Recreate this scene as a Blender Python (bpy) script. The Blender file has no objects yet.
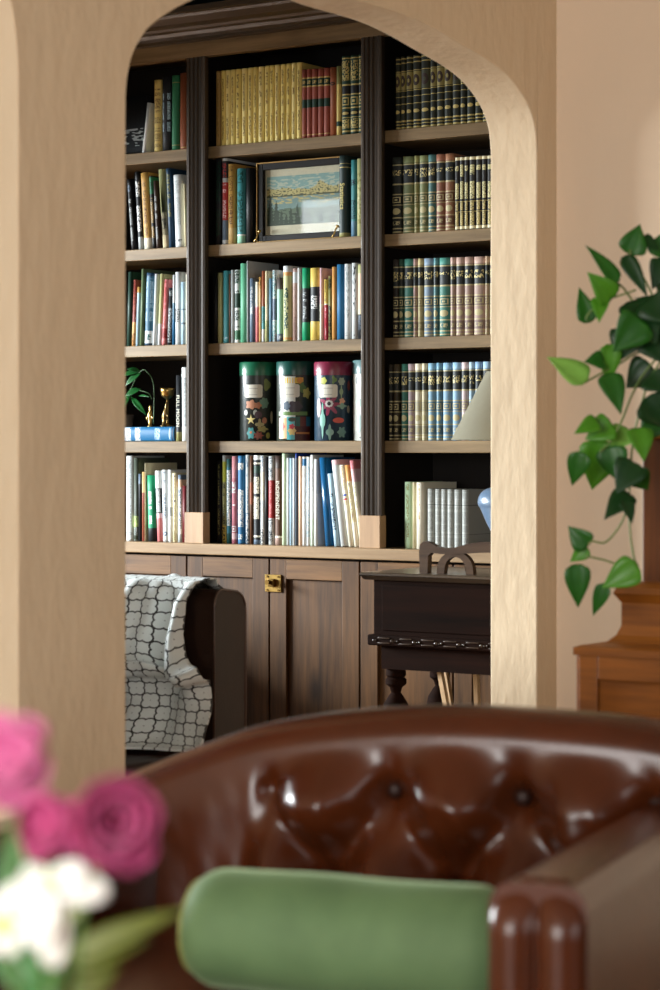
import bpy, bmesh, math, random
from mathutils import Vector, Matrix, noise as mnoise
random.seed(7)
C = bpy.context.scene.collection
PI = math.pi
# ------------------------------------------------------------------ camera geometry
F = 2340.0                      # focal length in pixels of the 660 x 990 photograph
TH = math.radians(34.0)
ST, CT = math.sin(TH), math.cos(TH)
H = 1.18                        # eye height
HY = 450.0                      # horizon row

def P(px, py, Z):
    L = (px - 330) / F * Z
    return Vector((-ST * Z + CT * L, CT * Z + ST * L, H - (py - HY) / F * Z))
def ZonY(px, Y): return Y / (CT + (px - 330) / F * ST)
def onY(px, py, Y): return P(px, py, ZonY(px, Y))
def XonY(px, Y): return onY(px, 0, Y).x
def ZonX(px, X): return X / (-ST + (px - 330) / F * CT)
def onX(px, py, X): return P(px, py, ZonX(px, X))

# ------------------------------------------------------------------ materials
def lin(c):
    out = []
    for v in c[:3]:
        v = v / 255.0
        out.append(v / 12.92 if v <= 0.04045 else ((v + 0.055) / 1.055) ** 2.4)
    return (out[0], out[1], out[2], 1.0)
_M = {}
def newmat(name):
    m = bpy.data.materials.new(name); m.use_nodes = True
    nt = m.node_tree
    return m, nt, nt.nodes['Principled BSDF']
def nd(nt, typ, **kw):
    n = nt.nodes.new(typ)
    for k, v in kw.items(): setattr(n, k, v)
    return n
def math_(nt, op, a, b=None, c=None):
    n = nd(nt, 'ShaderNodeMath', operation=op)
    for i, v in enumerate((a, b, c)):
        if v is None: continue
        if isinstance(v, (int, float)): n.inputs[i].default_value = v
        else: nt.links.new(v, n.inputs[i])
    return n.outputs[0]
def mixc(nt, fac, a, b):
    n = nd(nt, 'ShaderNodeMix', data_type='RGBA')
    if isinstance(fac, (int, float)): n.inputs[0].default_value = fac
    else: nt.links.new(fac, n.inputs[0])
    for i, v in ((6, a), (7, b)):
        if isinstance(v, tuple): n.inputs[i].default_value = v
        else: nt.links.new(v, n.inputs[i])
    return n.outputs[2]
def bump(nt, bs, height, strength, dist):
    b = nd(nt, 'ShaderNodeBump'); b.inputs['Strength'].default_value = strength; b.inputs['Distance'].default_value = dist
    nt.links.new(height, b.inputs['Height']); nt.links.new(b.outputs[0], bs.inputs['Normal'])
def coords(nt, scale=(1, 1, 1), rot=(0, 0, 0), which='Object'):
    tc = nd(nt, 'ShaderNodeTexCoord'); mp = nd(nt, 'ShaderNodeMapping')
    mp.inputs['Scale'].default_value = scale; mp.inputs['Rotation'].default_value = rot
    nt.links.new(tc.outputs[which], mp.inputs[0]); return mp.outputs[0]
def noise(nt, vec, scale, detail=3, rough=.5):
    n = nd(nt, 'ShaderNodeTexNoise'); n.inputs['Scale'].default_value = scale
    n.inputs['Detail'].default_value = detail; n.inputs['Roughness'].default_value = rough
    nt.links.new(vec, n.inputs['Vector']); return n.outputs[0]

def plain(col, rough=.55, metal=0.0, var=.12, key=None, bmp=0.0, sheen=0.0, coat=0.0, spec=.5):
    k = ('plain', tuple(col), rough, metal, var, bmp, sheen, coat, spec)
    if k in _M: return _M[k]
    m, nt, bs = newmat('surface_%d' % len(_M))
    c = lin(col)
    n = noise(nt, coords(nt), 60, 3)
    dk = tuple(v * (1 - var) for v in c[:3]) + (1,)
    lt = tuple(min(1, v * (1 + var)) for v in c[:3]) + (1,)
    nt.links.new(mixc(nt, n, dk, lt), bs.inputs['Base Color'])
    bs.inputs['Roughness'].default_value = rough; bs.inputs['Metallic'].default_value = metal; bs.inputs['Specular IOR Level'].default_value = spec
    if sheen: bs.inputs['Sheen Weight'].default_value = sheen; bs.inputs['Sheen Roughness'].default_value = .4
    if coat: bs.inputs['Coat Weight'].default_value = coat; bs.inputs['Coat Roughness'].default_value = .15
    if bmp: bump(nt, bs, noise(nt, coords(nt), 400, 2), bmp, .001)
    _M[k] = m; return m

def textmat(bg, fg, n=30, half=.28, rough=.5, thr=.5, lines=1):
    """a spine printed with a run of small lettering along the band (band UV)"""
    k = ('text', tuple(bg), tuple(fg), n, half, rough, thr, lines)
    if k in _M: return _M[k]
    m, nt, bs = newmat('printed_%d' % len(_M))
    tc = nd(nt, 'ShaderNodeTexCoord'); sp = nd(nt, 'ShaderNodeSeparateXYZ'); nt.links.new(tc.outputs['UV'], sp.inputs[0])
    u, v = sp.outputs[0], sp.outputs[1]
    if lines == 1: du = math_(nt, 'ABSOLUTE', math_(nt, 'SUBTRACT', u, .5))
    else: du = math_(nt, 'ABSOLUTE', math_(nt, 'SUBTRACT', math_(nt, 'ABSOLUTE', math_(nt, 'SUBTRACT', u, .5)), .25))
    inside = math_(nt, 'LESS_THAN', du, half)
    cb = nd(nt, 'ShaderNodeCombineXYZ'); nt.links.new(math_(nt, 'MULTIPLY', u, 9.0 if lines == 1 else 16.0), cb.inputs[0]); nt.links.new(math_(nt, 'MULTIPLY', v, n * 2.0), cb.inputs[1])
    oi = nd(nt, 'ShaderNodeObjectInfo'); nt.links.new(math_(nt, 'MULTIPLY', oi.outputs['Random'], 37.0), cb.inputs[2])
    a = math_(nt, 'GREATER_THAN', noise(nt, cb.outputs[0], 1.0, 0), thr)
    cb2 = nd(nt, 'ShaderNodeCombineXYZ'); nt.links.new(math_(nt, 'MULTIPLY', v, n / 6.0), cb2.inputs[1]); nt.links.new(oi.outputs['Random'], cb2.inputs[2])
    gap = math_(nt, 'GREATER_THAN', noise(nt, cb2.outputs[0], 1.0, 0), .4)
    ends = math_(nt, 'LESS_THAN', math_(nt, 'ABSOLUTE', math_(nt, 'SUBTRACT', v, .5)), .46)
    f = math_(nt, 'MULTIPLY', math_(nt, 'MULTIPLY', a, gap), math_(nt, 'MULTIPLY', inside, ends))
    nt.links.new(mixc(nt, f, lin(bg), lin(fg)), bs.inputs['Base Color']); bs.inputs['Roughness'].default_value = max(rough, .55); bs.inputs['Specular IOR Level'].default_value = .3
    _M[k] = m; return m

def emblem(bg, fg, kind='disc', rough=.45):
    """one stamped ornament in the middle of a spine band (band UV)"""
    k = ('emb', tuple(bg), tuple(fg), kind, rough)
    if k in _M: return _M[k]
    m, nt, bs = newmat('stamped_%d' % len(_M))
    tc = nd(nt, 'ShaderNodeTexCoord'); sp = nd(nt, 'ShaderNodeSeparateXYZ'); nt.links.new(tc.outputs['UV'], sp.inputs[0])
    du = math_(nt, 'ABSOLUTE', math_(nt, 'SUBTRACT', sp.outputs[0], .5)); dv = math_(nt, 'ABSOLUTE', math_(nt, 'SUBTRACT', sp.outputs[1], .5))
    if kind == 'disc':
        d = math_(nt, 'SQRT', math_(nt, 'ADD', math_(nt, 'MULTIPLY', du, du), math_(nt, 'MULTIPLY', dv, dv)))
        f = math_(nt, 'LESS_THAN', d, .31)
    elif kind == 'box':
        d = math_(nt, 'MAXIMUM', du, dv)
        f = math_(nt, 'MAXIMUM', math_(nt, 'LESS_THAN', math_(nt, 'ABSOLUTE', math_(nt, 'SUBTRACT', d, .28)), .05), math_(nt, 'LESS_THAN', d, .1))
    elif kind == 'ring':
        d = math_(nt, 'SQRT', math_(nt, 'ADD', math_(nt, 'MULTIPLY', du, du), math_(nt, 'MULTIPLY', dv, dv)))
        f = math_(nt, 'LESS_THAN', math_(nt, 'ABSOLUTE', math_(nt, 'SUBTRACT', d, .22)), .1)
    elif kind == 'title':
        cb = nd(nt, 'ShaderNodeCombineXYZ'); nt.links.new(math_(nt, 'MULTIPLY', sp.outputs[0], 11.0), cb.inputs[0]); nt.links.new(math_(nt, 'MULTIPLY', sp.outputs[1], 9.0), cb.inputs[1])
        oi = nd(nt, 'ShaderNodeObjectInfo'); nt.links.new(math_(nt, 'MULTIPLY', oi.outputs['Random'], 50.0), cb.inputs[2])
        f = math_(nt, 'MULTIPLY', math_(nt, 'LESS_THAN', du, .36), math_(nt, 'GREATER_THAN', noise(nt, cb.outputs[0], 1.0, 0), .54))
        o2 = math_(nt, 'SUBTRACT', math_(nt, 'SUBTRACT', sp.outputs[1], .62), math_(nt, 'MULTIPLY', oi.outputs['Random'], -.1))
        f = math_(nt, 'MULTIPLY', f, math_(nt, 'LESS_THAN', math_(nt, 'ABSOLUTE', o2), math_(nt, 'ADD', .07, math_(nt, 'MULTIPLY', oi.outputs['Random'], .2))))
    else:
        f = math_(nt, 'LESS_THAN', math_(nt, 'MAXIMUM', du, math_(nt, 'MULTIPLY', dv, 1.2)), .27)
        cb = nd(nt, 'ShaderNodeCombineXYZ'); nt.links.new(math_(nt, 'MULTIPLY', sp.outputs[0], 6.0), cb.inputs[0]); nt.links.new(math_(nt, 'MULTIPLY', sp.outputs[1], 6.0), cb.inputs[1])
        f = math_(nt, 'MULTIPLY', f, math_(nt, 'GREATER_THAN', noise(nt, cb.outputs[0], 1.0, 0), .45))
    nt.links.new(mixc(nt, f, lin(bg), lin(fg)), bs.inputs['Base Color']); bs.inputs['Roughness'].default_value = max(rough, .55); bs.inputs['Specular IOR Level'].default_value = .3
    _M[k] = m; return m

def wood(name, dark, light, axis='X', scale=1.0, rough=.4, knots=.5, coat=0.0, spec=.5):
    k = ('wood', name)
    if k in _M: return _M[k]
    m, nt, bs = newmat(name)
    s = {'X': (.9, 14, 14), 'Y': (14, .9, 14), 'Z': (14, 14, .9)}[axis]
    v = coords(nt, tuple(a * scale for a in s))
    big = noise(nt, coords(nt, tuple((.35 if a < 2 else .12) * scale * a for a in s)), 2.2, 3, .6)
    fine = noise(nt, v, 3.0, 6, .65)
    w = math_(nt, 'ADD', math_(nt, 'MULTIPLY', fine, .65), math_(nt, 'MULTIPLY', big, .55))
    rp = nd(nt, 'ShaderNodeValToRGB'); nt.links.new(w, rp.inputs[0])
    e = rp.color_ramp.elements; e[0].position = .38; e[0].color = lin(dark); e[1].position = .8; e[1].color = lin(light)
    # knots
    vo = nd(nt, 'ShaderNodeTexVoronoi'); vo.inputs['Scale'].default_value = 1.0
    ks = {'X': (2.0, 5, 5), 'Y': (5, 2.0, 5), 'Z': (5, 5, 2.0)}[axis]
    nt.links.new(coords(nt, ks), vo.inputs['Vector'])
    kn = nd(nt, 'ShaderNodeMapRange'); kn.inputs[1].default_value = .04; kn.inputs[2].default_value = .16; kn.inputs[3].default_value = knots; kn.inputs[4].default_value = 0
    nt.links.new(vo.outputs['Distance'], kn.inputs[0])
    dk = tuple(x * .25 for x in lin(dark)[:3]) + (1,)
    nt.links.new(mixc(nt, kn.outputs[0], rp.outputs[0], dk), bs.inputs['Base Color'])
    bs.inputs['Roughness'].default_value = rough
    if coat: bs.inputs['Coat Weight'].default_value = coat; bs.inputs['Coat Roughness'].default_value = .2
    bs.inputs['Specular IOR Level'].default_value = spec
    bump(nt, bs, fine, .12, .002)
    _M[k] = m; return m

def leather(name, col, col2, rough=.3, coat=.5, spec=.5):
    m, nt, bs = newmat(name)
    n = noise(nt, coords(nt), 5, 4, .6)
    nt.links.new(mixc(nt, n, lin(col2), lin(col)), bs.inputs['Base Color'])
    bs.inputs['Roughness'].default_value = rough
    bs.inputs['Coat Weight'].default_value = coat; bs.inputs['Coat Roughness'].default_value = .26
    bs.inputs['Specular IOR Level'].default_value = spec
    vo = nd(nt, 'ShaderNodeTexVoronoi'); vo.inputs['Scale'].default_value = 260; nt.links.new(coords(nt), vo.inputs['Vector'])
    bump(nt, bs, math_(nt, 'ADD', vo.outputs['Distance'], math_(nt, 'MULTIPLY', noise(nt, coords(nt), 28, 3), 2.5)), .12, .002)
    return m

def stucco(name, col, strength=.5):
    m, nt, bs = newmat(name)
    c = lin(col)
    n1 = noise(nt, coords(nt, (1, 1, .5)), 32, 3, .5)
    n2 = noise(nt, coords(nt, (1, 1, .35)), 9, 4, .55)
    big = noise(nt, coords(nt), 1.3, 2)
    nt.links.new(mixc(nt, big, tuple(v * .95 for v in c[:3]) + (1,), tuple(v * 1.04 for v in c[:3]) + (1,)), bs.inputs['Base Color'])
    bs.inputs['Roughness'].default_value = .8
    bump(nt, bs, math_(nt, 'ADD', math_(nt, 'MULTIPLY', n1, .6), n2), strength, .02)
    return m

# ------------------------------------------------------------------ mesh helpers
THICK = {}
def obj(name, bm, mat, parent=None, smooth=False, loc=None, ang=None):
    """link a bmesh (built in world coordinates, or relative to loc) as one mesh object"""
    me = bpy.data.meshes.new(name); kth = THICK.pop(id(bm), 0)
    if parent is not None and loc is None:
        bmesh.ops.translate(bm, verts=bm.verts, vec=-wloc(parent))
    bmesh.ops.recalc_face_normals(bm, faces=bm.faces)
    bm.to_mesh(me); bm.free()
    mats = mat if isinstance(mat, (list, tuple)) else [mat]
    for m in mats: me.materials.append(m)
    if smooth:
        for p in me.polygons: p.use_smooth = True
        if ang:
            me.set_sharp_from_angle(angle=math.radians(ang))
    o = bpy.data.objects.new(name, me); C.objects.link(o)
    if parent is not None: o.parent = parent
    if loc is not None and parent is None: o.location = loc
    if kth:
        md = o.modifiers.new('thickness', 'SOLIDIFY'); md.thickness = kth; md.offset = 0
    return o
def wloc(o):
    v = Vector(o.location)
    return v if o.parent is None else v + wloc(o.parent)
def tag(o, label, cat, group=None):
    o['label'] = label; o['category'] = cat
    if group: o['group'] = group
    return o
def thing(name, loc, label, cat, group=None):
    o = bpy.data.objects.new(name, None); o.empty_display_size = .05
    C.objects.link(o); o.location = loc
    return tag(o, label, cat, group)
def struct(o):
    o['kind'] = 'structure'; return o
def bx(bm, x0, x1, y0, y1, z0, z1, mi=0, bev=0, seg=2):
    vs = [bm.verts.new((x, y, z)) for z in (z0, z1) for y in (y0, y1) for x in (x0, x1)]
    fs = [(0, 1, 3, 2), (4, 6, 7, 5), (0, 4, 5, 1), (2, 3, 7, 6), (0, 2, 6, 4), (1, 5, 7, 3)]
    out = []
    for f in fs:
        fc = bm.faces.new([vs[i] for i in f]); fc.material_index = mi; out.append(fc)
    if bev:
        es = list({e for f in out for e in f.edges})
        bmesh.ops.bevel(bm, geom=es, offset=bev, segments=seg, profile=.5, affect='EDGES', material=-1)
    return out
def box(x0, x1, y0, y1, z0, z1, bev=0, seg=2):
    bm = bmesh.new(); bx(bm, x0, x1, y0, y1, z0, z1, 0, bev, seg); return bm
def lathe(bm, prof, c, n=32, mi=0, cap=True):
    rings = []
    for r, z in prof:
        rings.append([bm.verts.new((c[0] + r * math.cos(2 * PI * i / n), c[1] + r * math.sin(2 * PI * i / n), c[2] + z)) for i in range(n)])
    for a, b in zip(rings, rings[1:]):
        for i in range(n):
            f = bm.faces.new((a[i], a[(i + 1) % n], b[(i + 1) % n], b[i])); f.material_index = mi
    if cap:
        for r, fl in ((rings[0], 1), (rings[-1], 0)):
            f = bm.faces.new(list(reversed(r)) if fl else r); f.material_index = mi
def tube(bm, pts, rad, n=8, mi=0):
    pts = [Vector(p) for p in pts]
    rads = rad if isinstance(rad, (list, tuple)) else [rad] * len(pts)
    rings = []
    up = Vector((0, 0, 1))
    for i, p in enumerate(pts):
        d = (pts[min(i + 1, len(pts) - 1)] - pts[max(i - 1, 0)]).normalized()
        a = d.cross(up)
        if a.length < .05: a = d.cross(Vector((1, 0, 0)))
        a.normalize(); b = d.cross(a)
        rings.append([bm.verts.new(p + (a * math.cos(2 * PI * k / n) + b * math.sin(2 * PI * k / n)) * rads[i]) for k in range(n)])
    for a, b in zip(rings, rings[1:]):
        for i in range(n):
            f = bm.faces.new((a[i], a[(i + 1) % n], b[(i + 1) % n], b[i])); f.material_index = mi
    for r in (rings[0], rings[-1]):
        f = bm.faces.new(r); f.material_index = mi
def prism(bm, poly, fn, t0, t1, mi=0):
    """extrude polygon [(a,b)] between t0 and t1 ; fn(a,b,t)->Vector"""
    A = [bm.verts.new(fn(a, b, t0)) for a, b in poly]; B = [bm.verts.new(fn(a, b, t1)) for a, b in poly]
    n = len(poly)
    f0 = bm.faces.new(A); f1 = bm.faces.new(list(reversed(B)))
    for f in (f0, f1): f.material_index = mi
    for i in range(n):
        f = bm.faces.new((A[i], B[i], B[(i + 1) % n], A[(i + 1) % n])); f.material_index = mi
    bmesh.ops.triangulate(bm, faces=[f0, f1], quad_method='BEAUTY', ngon_method='EAR_CLIP')
def grid(bm, nu, nv, fn, mi=0, uv=None, closed_u=False):
    vs = [[bm.verts.new(fn(i / nu, j / nv)) for j in range(nv + 1)] for i in range(nu if closed_u else nu + 1)]
    lay = bm.loops.layers.uv.verify() if uv else None
    N = len(vs)
    for i in range(nu):
        for j in range(nv):
            k = (i + 1) % N
            f = bm.faces.new((vs[i][j], vs[k][j], vs[k][j + 1], vs[i][j + 1])); f.material_index = mi
            if uv:
                for lp, (a, b) in zip(f.loops, ((i, j), (i + 1, j), (i + 1, j + 1), (i, j + 1))):
                    lp[lay].uv = uv(a / nu, b / nv)
    return vs
def catmull(pts, n=8):
    out = []
    for i in range(len(pts) - 1):
        p0 = pts[max(i - 1, 0)]; p1 = pts[i]; p2 = pts[i + 1]; p3 = pts[min(i + 2, len(pts) - 1)]
        for k in range(n):
            t = k / n
            out.append(tuple(.5 * ((2 * b) + (-a + c) * t + (2 * a - 5 * b + 4 * c - d) * t * t + (-a + 3 * b - 3 * c + d) * t ** 3) for a, b, c, d in zip(p0, p1, p2, p3)))
    out.append(tuple(pts[-1])); return out
def interp(pts, x):
    if x <= pts[0][0]: return pts[0][1]
    for (a, b), (c, d) in zip(pts, pts[1:]):
        if x <= c:
            t = (x - a) / (c - a); t = t * t * (3 - 2 * t) if False else t
            return b + (d - b) * t
    return pts[-1][1]
def textmesh(s, size):
    cu = bpy.data.curves.new('lettering', 'FONT'); cu.body = s; cu.size = size; cu.align_x = 'CENTER'; cu.align_y = 'CENTER'
    cu.extrude = .0002; cu.resolution_u = 2; cu.offset = 0
    o = bpy.data.objects.new('lettering', cu); C.objects.link(o)
    me = bpy.data.meshes.new_from_object(o.evaluated_get(bpy.context.evaluated_depsgraph_get()))
    bpy.data.objects.remove(o); bpy.data.curves.remove(cu)
    return me

# ------------------------------------------------------------------ shared materials
WALLC = (218, 195, 162)
M_arch = stucco('textured_plaster', WALLC, .2)
M_wall = stucco('smooth_plaster', (218, 195, 168), .1)
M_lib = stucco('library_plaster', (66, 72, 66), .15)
M_ceil = stucco('ceiling_plaster', (205, 198, 186), .1)
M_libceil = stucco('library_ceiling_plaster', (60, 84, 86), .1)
M_floor = wood('oak_floor', (92, 60, 36), (150, 106, 66), 'Y', 1.0, .35)
M_shelf = wood('stained_alder_dim_edge', (88, 70, 46), (156, 130, 94), 'X', 1.0, .42, .55, 0, .3)  # darker than the ledge: dimmer light on high shelves put into the colour
M_counter = wood('stained_alder_ledge', (112, 86, 60), (176, 146, 110), 'X', 1.0, .42, .55, 0, .3)
M_upr = wood('stained_alder_upright', (44, 35, 26), (84, 67, 51), 'Z', 1.0, .34, .3)
M_block = wood('alder_block', (142, 108, 76), (190, 152, 112), 'Z', 1.0, .45, .2)
M_door = wood('knotty_alder_door', (32, 19, 10), (114, 78, 44), 'Z', 1.0, .42, .8, 0, .3)
M_rail = wood('knotty_alder_rail', (52, 33, 18), (138, 98, 58), 'X', 1.0, .42, .8, 0, .3)
M_inner = wood('dark_interior_wood', (16, 11, 8), (28, 20, 14), 'Z', 1.0, .6, .2)
M_crown = wood('crown_wood', (44, 34, 22), (84, 66, 42), 'X', 1.0, .36, .1)
M_desk = wood('shaded_dark_wood', (14, 7, 4), (34, 17, 10), 'X', 1.0, .75, .1, 0, .03)  # dark wood, taken near black to carry the shade on the desk front
M_desktop = wood('worn_desk_top', (44, 34, 26), (84, 70, 56), 'X', 1.0, .3, .1, .3)
M_ped = wood('honey_oak', (78, 40, 6), (146, 84, 20), 'X', 1.0, .45, .1, 0, .25)
M_brass = plain((196, 160, 92), .28, 1.0, .25)
M_page = plain((226, 214, 186), .8, 0, .08)
M_gold = plain((206, 176, 104), .35, .3, .2)

# ------------------------------------------------------------------ room shell
AX, AT = -2.95, .139            # arch wall face and thickness
RY = 5.44                       # wall beyond the arch, facing the camera
CEIL = 2.66
LX, LF = -9.0, 1.2              # far library wall, and the one opposite the bookcase
YJ0, YJ1 = onX(126, 450, AX).y, onX(537, 450, AX).y
struct(obj('floor', box(LX - .1, 2.7, -2.4, 6.5, -.08, 0), M_floor))
struct(obj('ceiling_living', box(AX - AT, 2.7, -2.4, RY + .1, CEIL, CEIL + .08), M_ceil))
bm = bmesh.new(); bx(bm, LX - .1, AX - AT, -2.4, 6.5, CEIL, CEIL + .08); bx(bm, AX - AT, -2.2, RY + .1, 6.5, CEIL, CEIL + .08)
struct(obj('ceiling_library', bm, M_libceil))
# arch wall: one plaster sheet with two round-headed openings
lp = [(126, 130), (125.7, 95.5), (128.4, 73), (133, 54.5), (141, 39), (150, 27), (170, 12), (195, -1)]
rp = [(345, -4), (400, 13), (430, 26), (461, 44), (491, 62), (509, 77), (524, 97), (533, 118), (536.6, 142), (537, 180)]
pl = [onX(a, b, AX) for a, b in lp]; pr = [onX(a, b, AX) for a, b in rp]
pl = [(max(p.y, YJ0), p.z) for p in pl]; pr = [(min(p.y, YJ1), p.z) for p in pr]
mid = [(4.06, 2.195), (4.25, 2.235)]
arch1 = catmull(pl + mid + pr, 6)
YL1 = onX(18, 450, AX).y; YL0 = YL1 - .86
ap = []
for i in range(49):
    t = -1 + 2 * i / 48; c = (YL0 + YL1) / 2; hw = (YL1 - YL0) / 2
    a = PI * (1 - i / 48)
    ca, sa = math.cos(a), math.sin(a)
    ap.append((c + hw * math.copysign(abs(ca) ** .8, ca), 1.86 + .38 * abs(sa) ** .8))
def mono(pts):
    out = [pts[0]]
    for p in pts[1:]:
        if p[0] > out[-1][0] + 1e-4: out.append(p)
    out[-1] = (pts[-1][0], out[-1][1]); return out
archL, archR = mono(ap), mono(arch1)
bm = bmesh.new()
def sheet(x):
    V = {}
    def v(y, z):
        k = (round(y, 5), round(z, 5))
        if k not in V: V[k] = bm.verts.new((x, y, z))
        return V[k]
    for arc in (archL, archR):
        for p, q in zip(arc, arc[1:]): bm.faces.new((v(*p), v(*q), v(q[0], CEIL), v(p[0], CEIL)))
    for y0, y1, e0, e1 in ((-2.3, YL0, None, archL[0]), (YL1, YJ0, archL[-1], archR[0]), (YJ1, RY, archR[-1], None)):
        ps = [v(y0, 0), v(y1, 0)] + ([v(*e1)] if e1 else []) + [v(y1, CEIL), v(y0, CEIL)] + ([v(*e0)] if e0 else [])
        bm.faces.new(ps)
    return V
Va, Vb = sheet(AX), sheet(AX - AT)
for (y0, arc, y1) in ((YL0, archL, YL1), (YJ0, archR, YJ1)):
    line = [(y0, 0)] + arc + [(y1, 0)]
    for p, q in zip(line, line[1:]):
        kp, kq = (round(p[0], 5), round(p[1], 5)), (round(q[0], 5), round(q[1], 5))
        bm.faces.new((Va[kp], Va[kq], Vb[kq], Vb[kp]))
o = struct(obj('wall_left', bm, M_arch, smooth=True, ang=50))
md = o.modifiers.new('soft', 'BEVEL'); md.width = .012; md.segments = 3; md.limit_method = 'ANGLE'; md.angle_limit = math.radians(60)
struct(obj('wall_right', box(AX - AT, 2.7, RY, RY + .1, 0, CEIL), M_wall))

# wall behind the camera with its window opening
def holed(name, span, holes, axis, c0, c1, m):
    """wall along 'axis' from span with rectangular openings (a0,a1,z0,z1)"""
    bm = bmesh.new()
    def b(a0, a1, z0, z1):
        if a1 - a0 < 1e-4 or z1 - z0 < 1e-4: return
        if axis == 'X': bx(bm, a0, a1, c0, c1, z0, z1)
        else: bx(bm, c0, c1, a0, a1, z0, z1)
    cur = span[0]
    for a0, a1, z0, z1 in holes:
        b(cur, a0, 0, CEIL); b(a0, a1, 0, z0); b(a0, a1, z1, CEIL); cur = a1
    b(cur, span[1], 0, CEIL)
    return struct(obj(name, bm, m))
def window(name, axis, a0, a1, z0, z1, c, mull=1):
    bm = bmesh.new(); t = .05
    def b(p0, p1, q0, q1, d=.03):
        if axis == 'X': bx(bm, p0, p1, c - d, c + d, q0, q1)
        else: bx(bm, c - d, c + d, p0, p1, q0, q1)
    b(a0, a0 + t, z0, z1); b(a1 - t, a1, z0, z1); b(a0 + t, a1 - t, z0, z0 + t); b(a0 + t, a1 - t, z1 - t, z1)
    for i in range(1, mull + 1):
        x = a0 + (a1 - a0) * i / (mull + 1); b(x - .02, x + .02, z0 + t, z1 - t, .022)
    return struct(obj(name, bm, plain((222, 218, 208), .5)))
LW = [(2.5, 3.5, 1.3, 2.4), (3.75, 4.75, 1.3, 2.4)]
holed('wall_library_side', (LF - .1, 6.5), LW, 'Y', LX - .1, LX, M_lib)
for i, (a0, a1, z0, z1) in enumerate(LW): window('window_%d' % (i + 2), 'Y', a0, a1, z0, z1, LX - .05)
def mirrored(px):   # where a sight line into the picture glass lands on the wall opposite
    dx = -ST + (px - 330) / F * CT; dy = CT + (px - 330) / F * ST
    return XonY(px, YF_) + dx / dy * (YF_ - LF)
YF_ = 6.055
SW = [(mirrored(301), mirrored(337) + .05, .7, 2.6)]

holed('wall_library_front', (LX, AX - AT), SW, 'X', LF - .1, LF, M_lib)
window('window_1', 'X', *SW[0], LF - .05)
RW = [(-2.4, .3, .7, 2.35)]
holed('wall_rear', (AX - AT, 2.6), RW, 'X', -2.4, -2.3, M_wall)
window('window_4', 'X', *RW[0], -2.35, 2)
FW = [(.2, 2.4, .6, 2.25)]  # invented opening in an unseen wall, lets fill reach the pier face
holed('wall_far_side', (-2.4, RY), FW, 'Y', 2.6, 2.7, wood('bounce_cut_panelling', (34, 24, 17), (60, 43, 30), 'Z', 1, .6, .1, 0, .2))  # unseen wall; panelling made up dark to cut bounce on the chair arm
window('window_5', 'Y', *FW[0], 2.65, 2)  # added window frame around the fill light
struct(obj('wall_library_back', box(LX - .1, -2.2, 6.4, 6.5, 0, CEIL), M_lib))
struct(obj('wall_library_end', box(-2.3, -2.2, RY + .1, 6.4, 0, CEIL), M_lib))

struct(obj('shading_beam', box(-6.45, -6.2, 3.5, 6.4, 2.06, CEIL), M_lib))  # unseen beam, added to dim the light on the upper shelves
struct(obj('shading_beam_post', box(-6.45, -6.2, 3.37, 3.5, 0, CEIL), M_lib))  # unseen post, added only to carry the shading beam
# ------------------------------------------------------------------ bookcase
YB = 6.0                        # face of the pilasters and doors
YS = YB + .032                   # front edge of the shelves
YK = 6.34                       # back panel
pil = [(XonY(187, YB), XonY(203, YB)), (XonY(362, YB), XonY(379, YB))]
pitch = ((pil[1][0] + pil[1][1]) - (pil[0][0] + pil[0][1])) / 2
pw = .0745
pc = [sum(pil[0]) / 2 - pitch, sum(pil[0]) / 2, sum(pil[1]) / 2, sum(pil[1]) / 2 + pitch]
BX0, BX1 = pc[0] - pw / 2, pc[3] + pw / 2
zf = lambda y: onY(290, y, YS).z
SH = [zf(139.3), zf(240.2), zf(341), zf(441)]
ST_T = .037
ZC = onY(290, 546, YB).z        # top of the counter
ZCB = onY(290, 557.2, YB).z
ZFR0, ZFR1 = onY(290, 46, YB).z, onY(290, 31, YB).z
bc = thing('bookcase', ((BX0 + BX1) / 2, YB, ZC), 'tall dark-stained built-in bookcase with fluted uprights and book-filled shelves', 'bookcase')
obj('back_panel', box(BX0, BX1, YK, YK + .02, ZC, ZFR1), M_inner, bc)
bays = []
for i, c in enumerate(pc):
    bm = bmesh.new(); bx(bm, c - .015, c + .015, YB + .022, YK, ZC, ZFR1)
    obj('divider', bm, M_inner, bc)
    bm = bmesh.new(); a, b = c - pw / 2, c + pw / 2
    # fluted face: a small profile swept up the full height
    prof = [(a, YB + .022), (a, YB + .004), (a + .006, YB), (a + .012, YB)]
    for k in range(3):
        f0 = a + .012 + k * .0168
        prof += [(f0 + .003, YB + .006), (f0 + .0084, YB + .009), (f0 + .0138, YB + .006), (f0 + .0168, YB)]
    prof += [(b - .006, YB), (b, YB + .004), (b, YB + .022)]
    zb = onY(290, 514, YB).z
    prism(bm, prof, lambda p, q, t: Vector((p, q, t)), zb, ZFR0)
    po = obj('pilaster', bm, M_upr, bc)
    bm = bmesh.new(); bx(bm, a - .001, b + .001, YB - .006, YB + .03, ZC, zb, 0, .002)
    obj('plinth_block', bm, M_block, po)
    if i < 3: bays.append((c + .015, pc[i + 1] - .015))
for (a, b) in bays:
    for z in SH:
        obj('shelf', box(a, b, YS, YK, z - ST_T, z, .002), M_shelf, bc)
bm = bmesh.new(); bx(bm, BX0, BX1, YB - .004, YB + .03, ZFR0, ZFR1 + .02)
obj('frieze_board', bm, M_shelf, bc)
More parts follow.
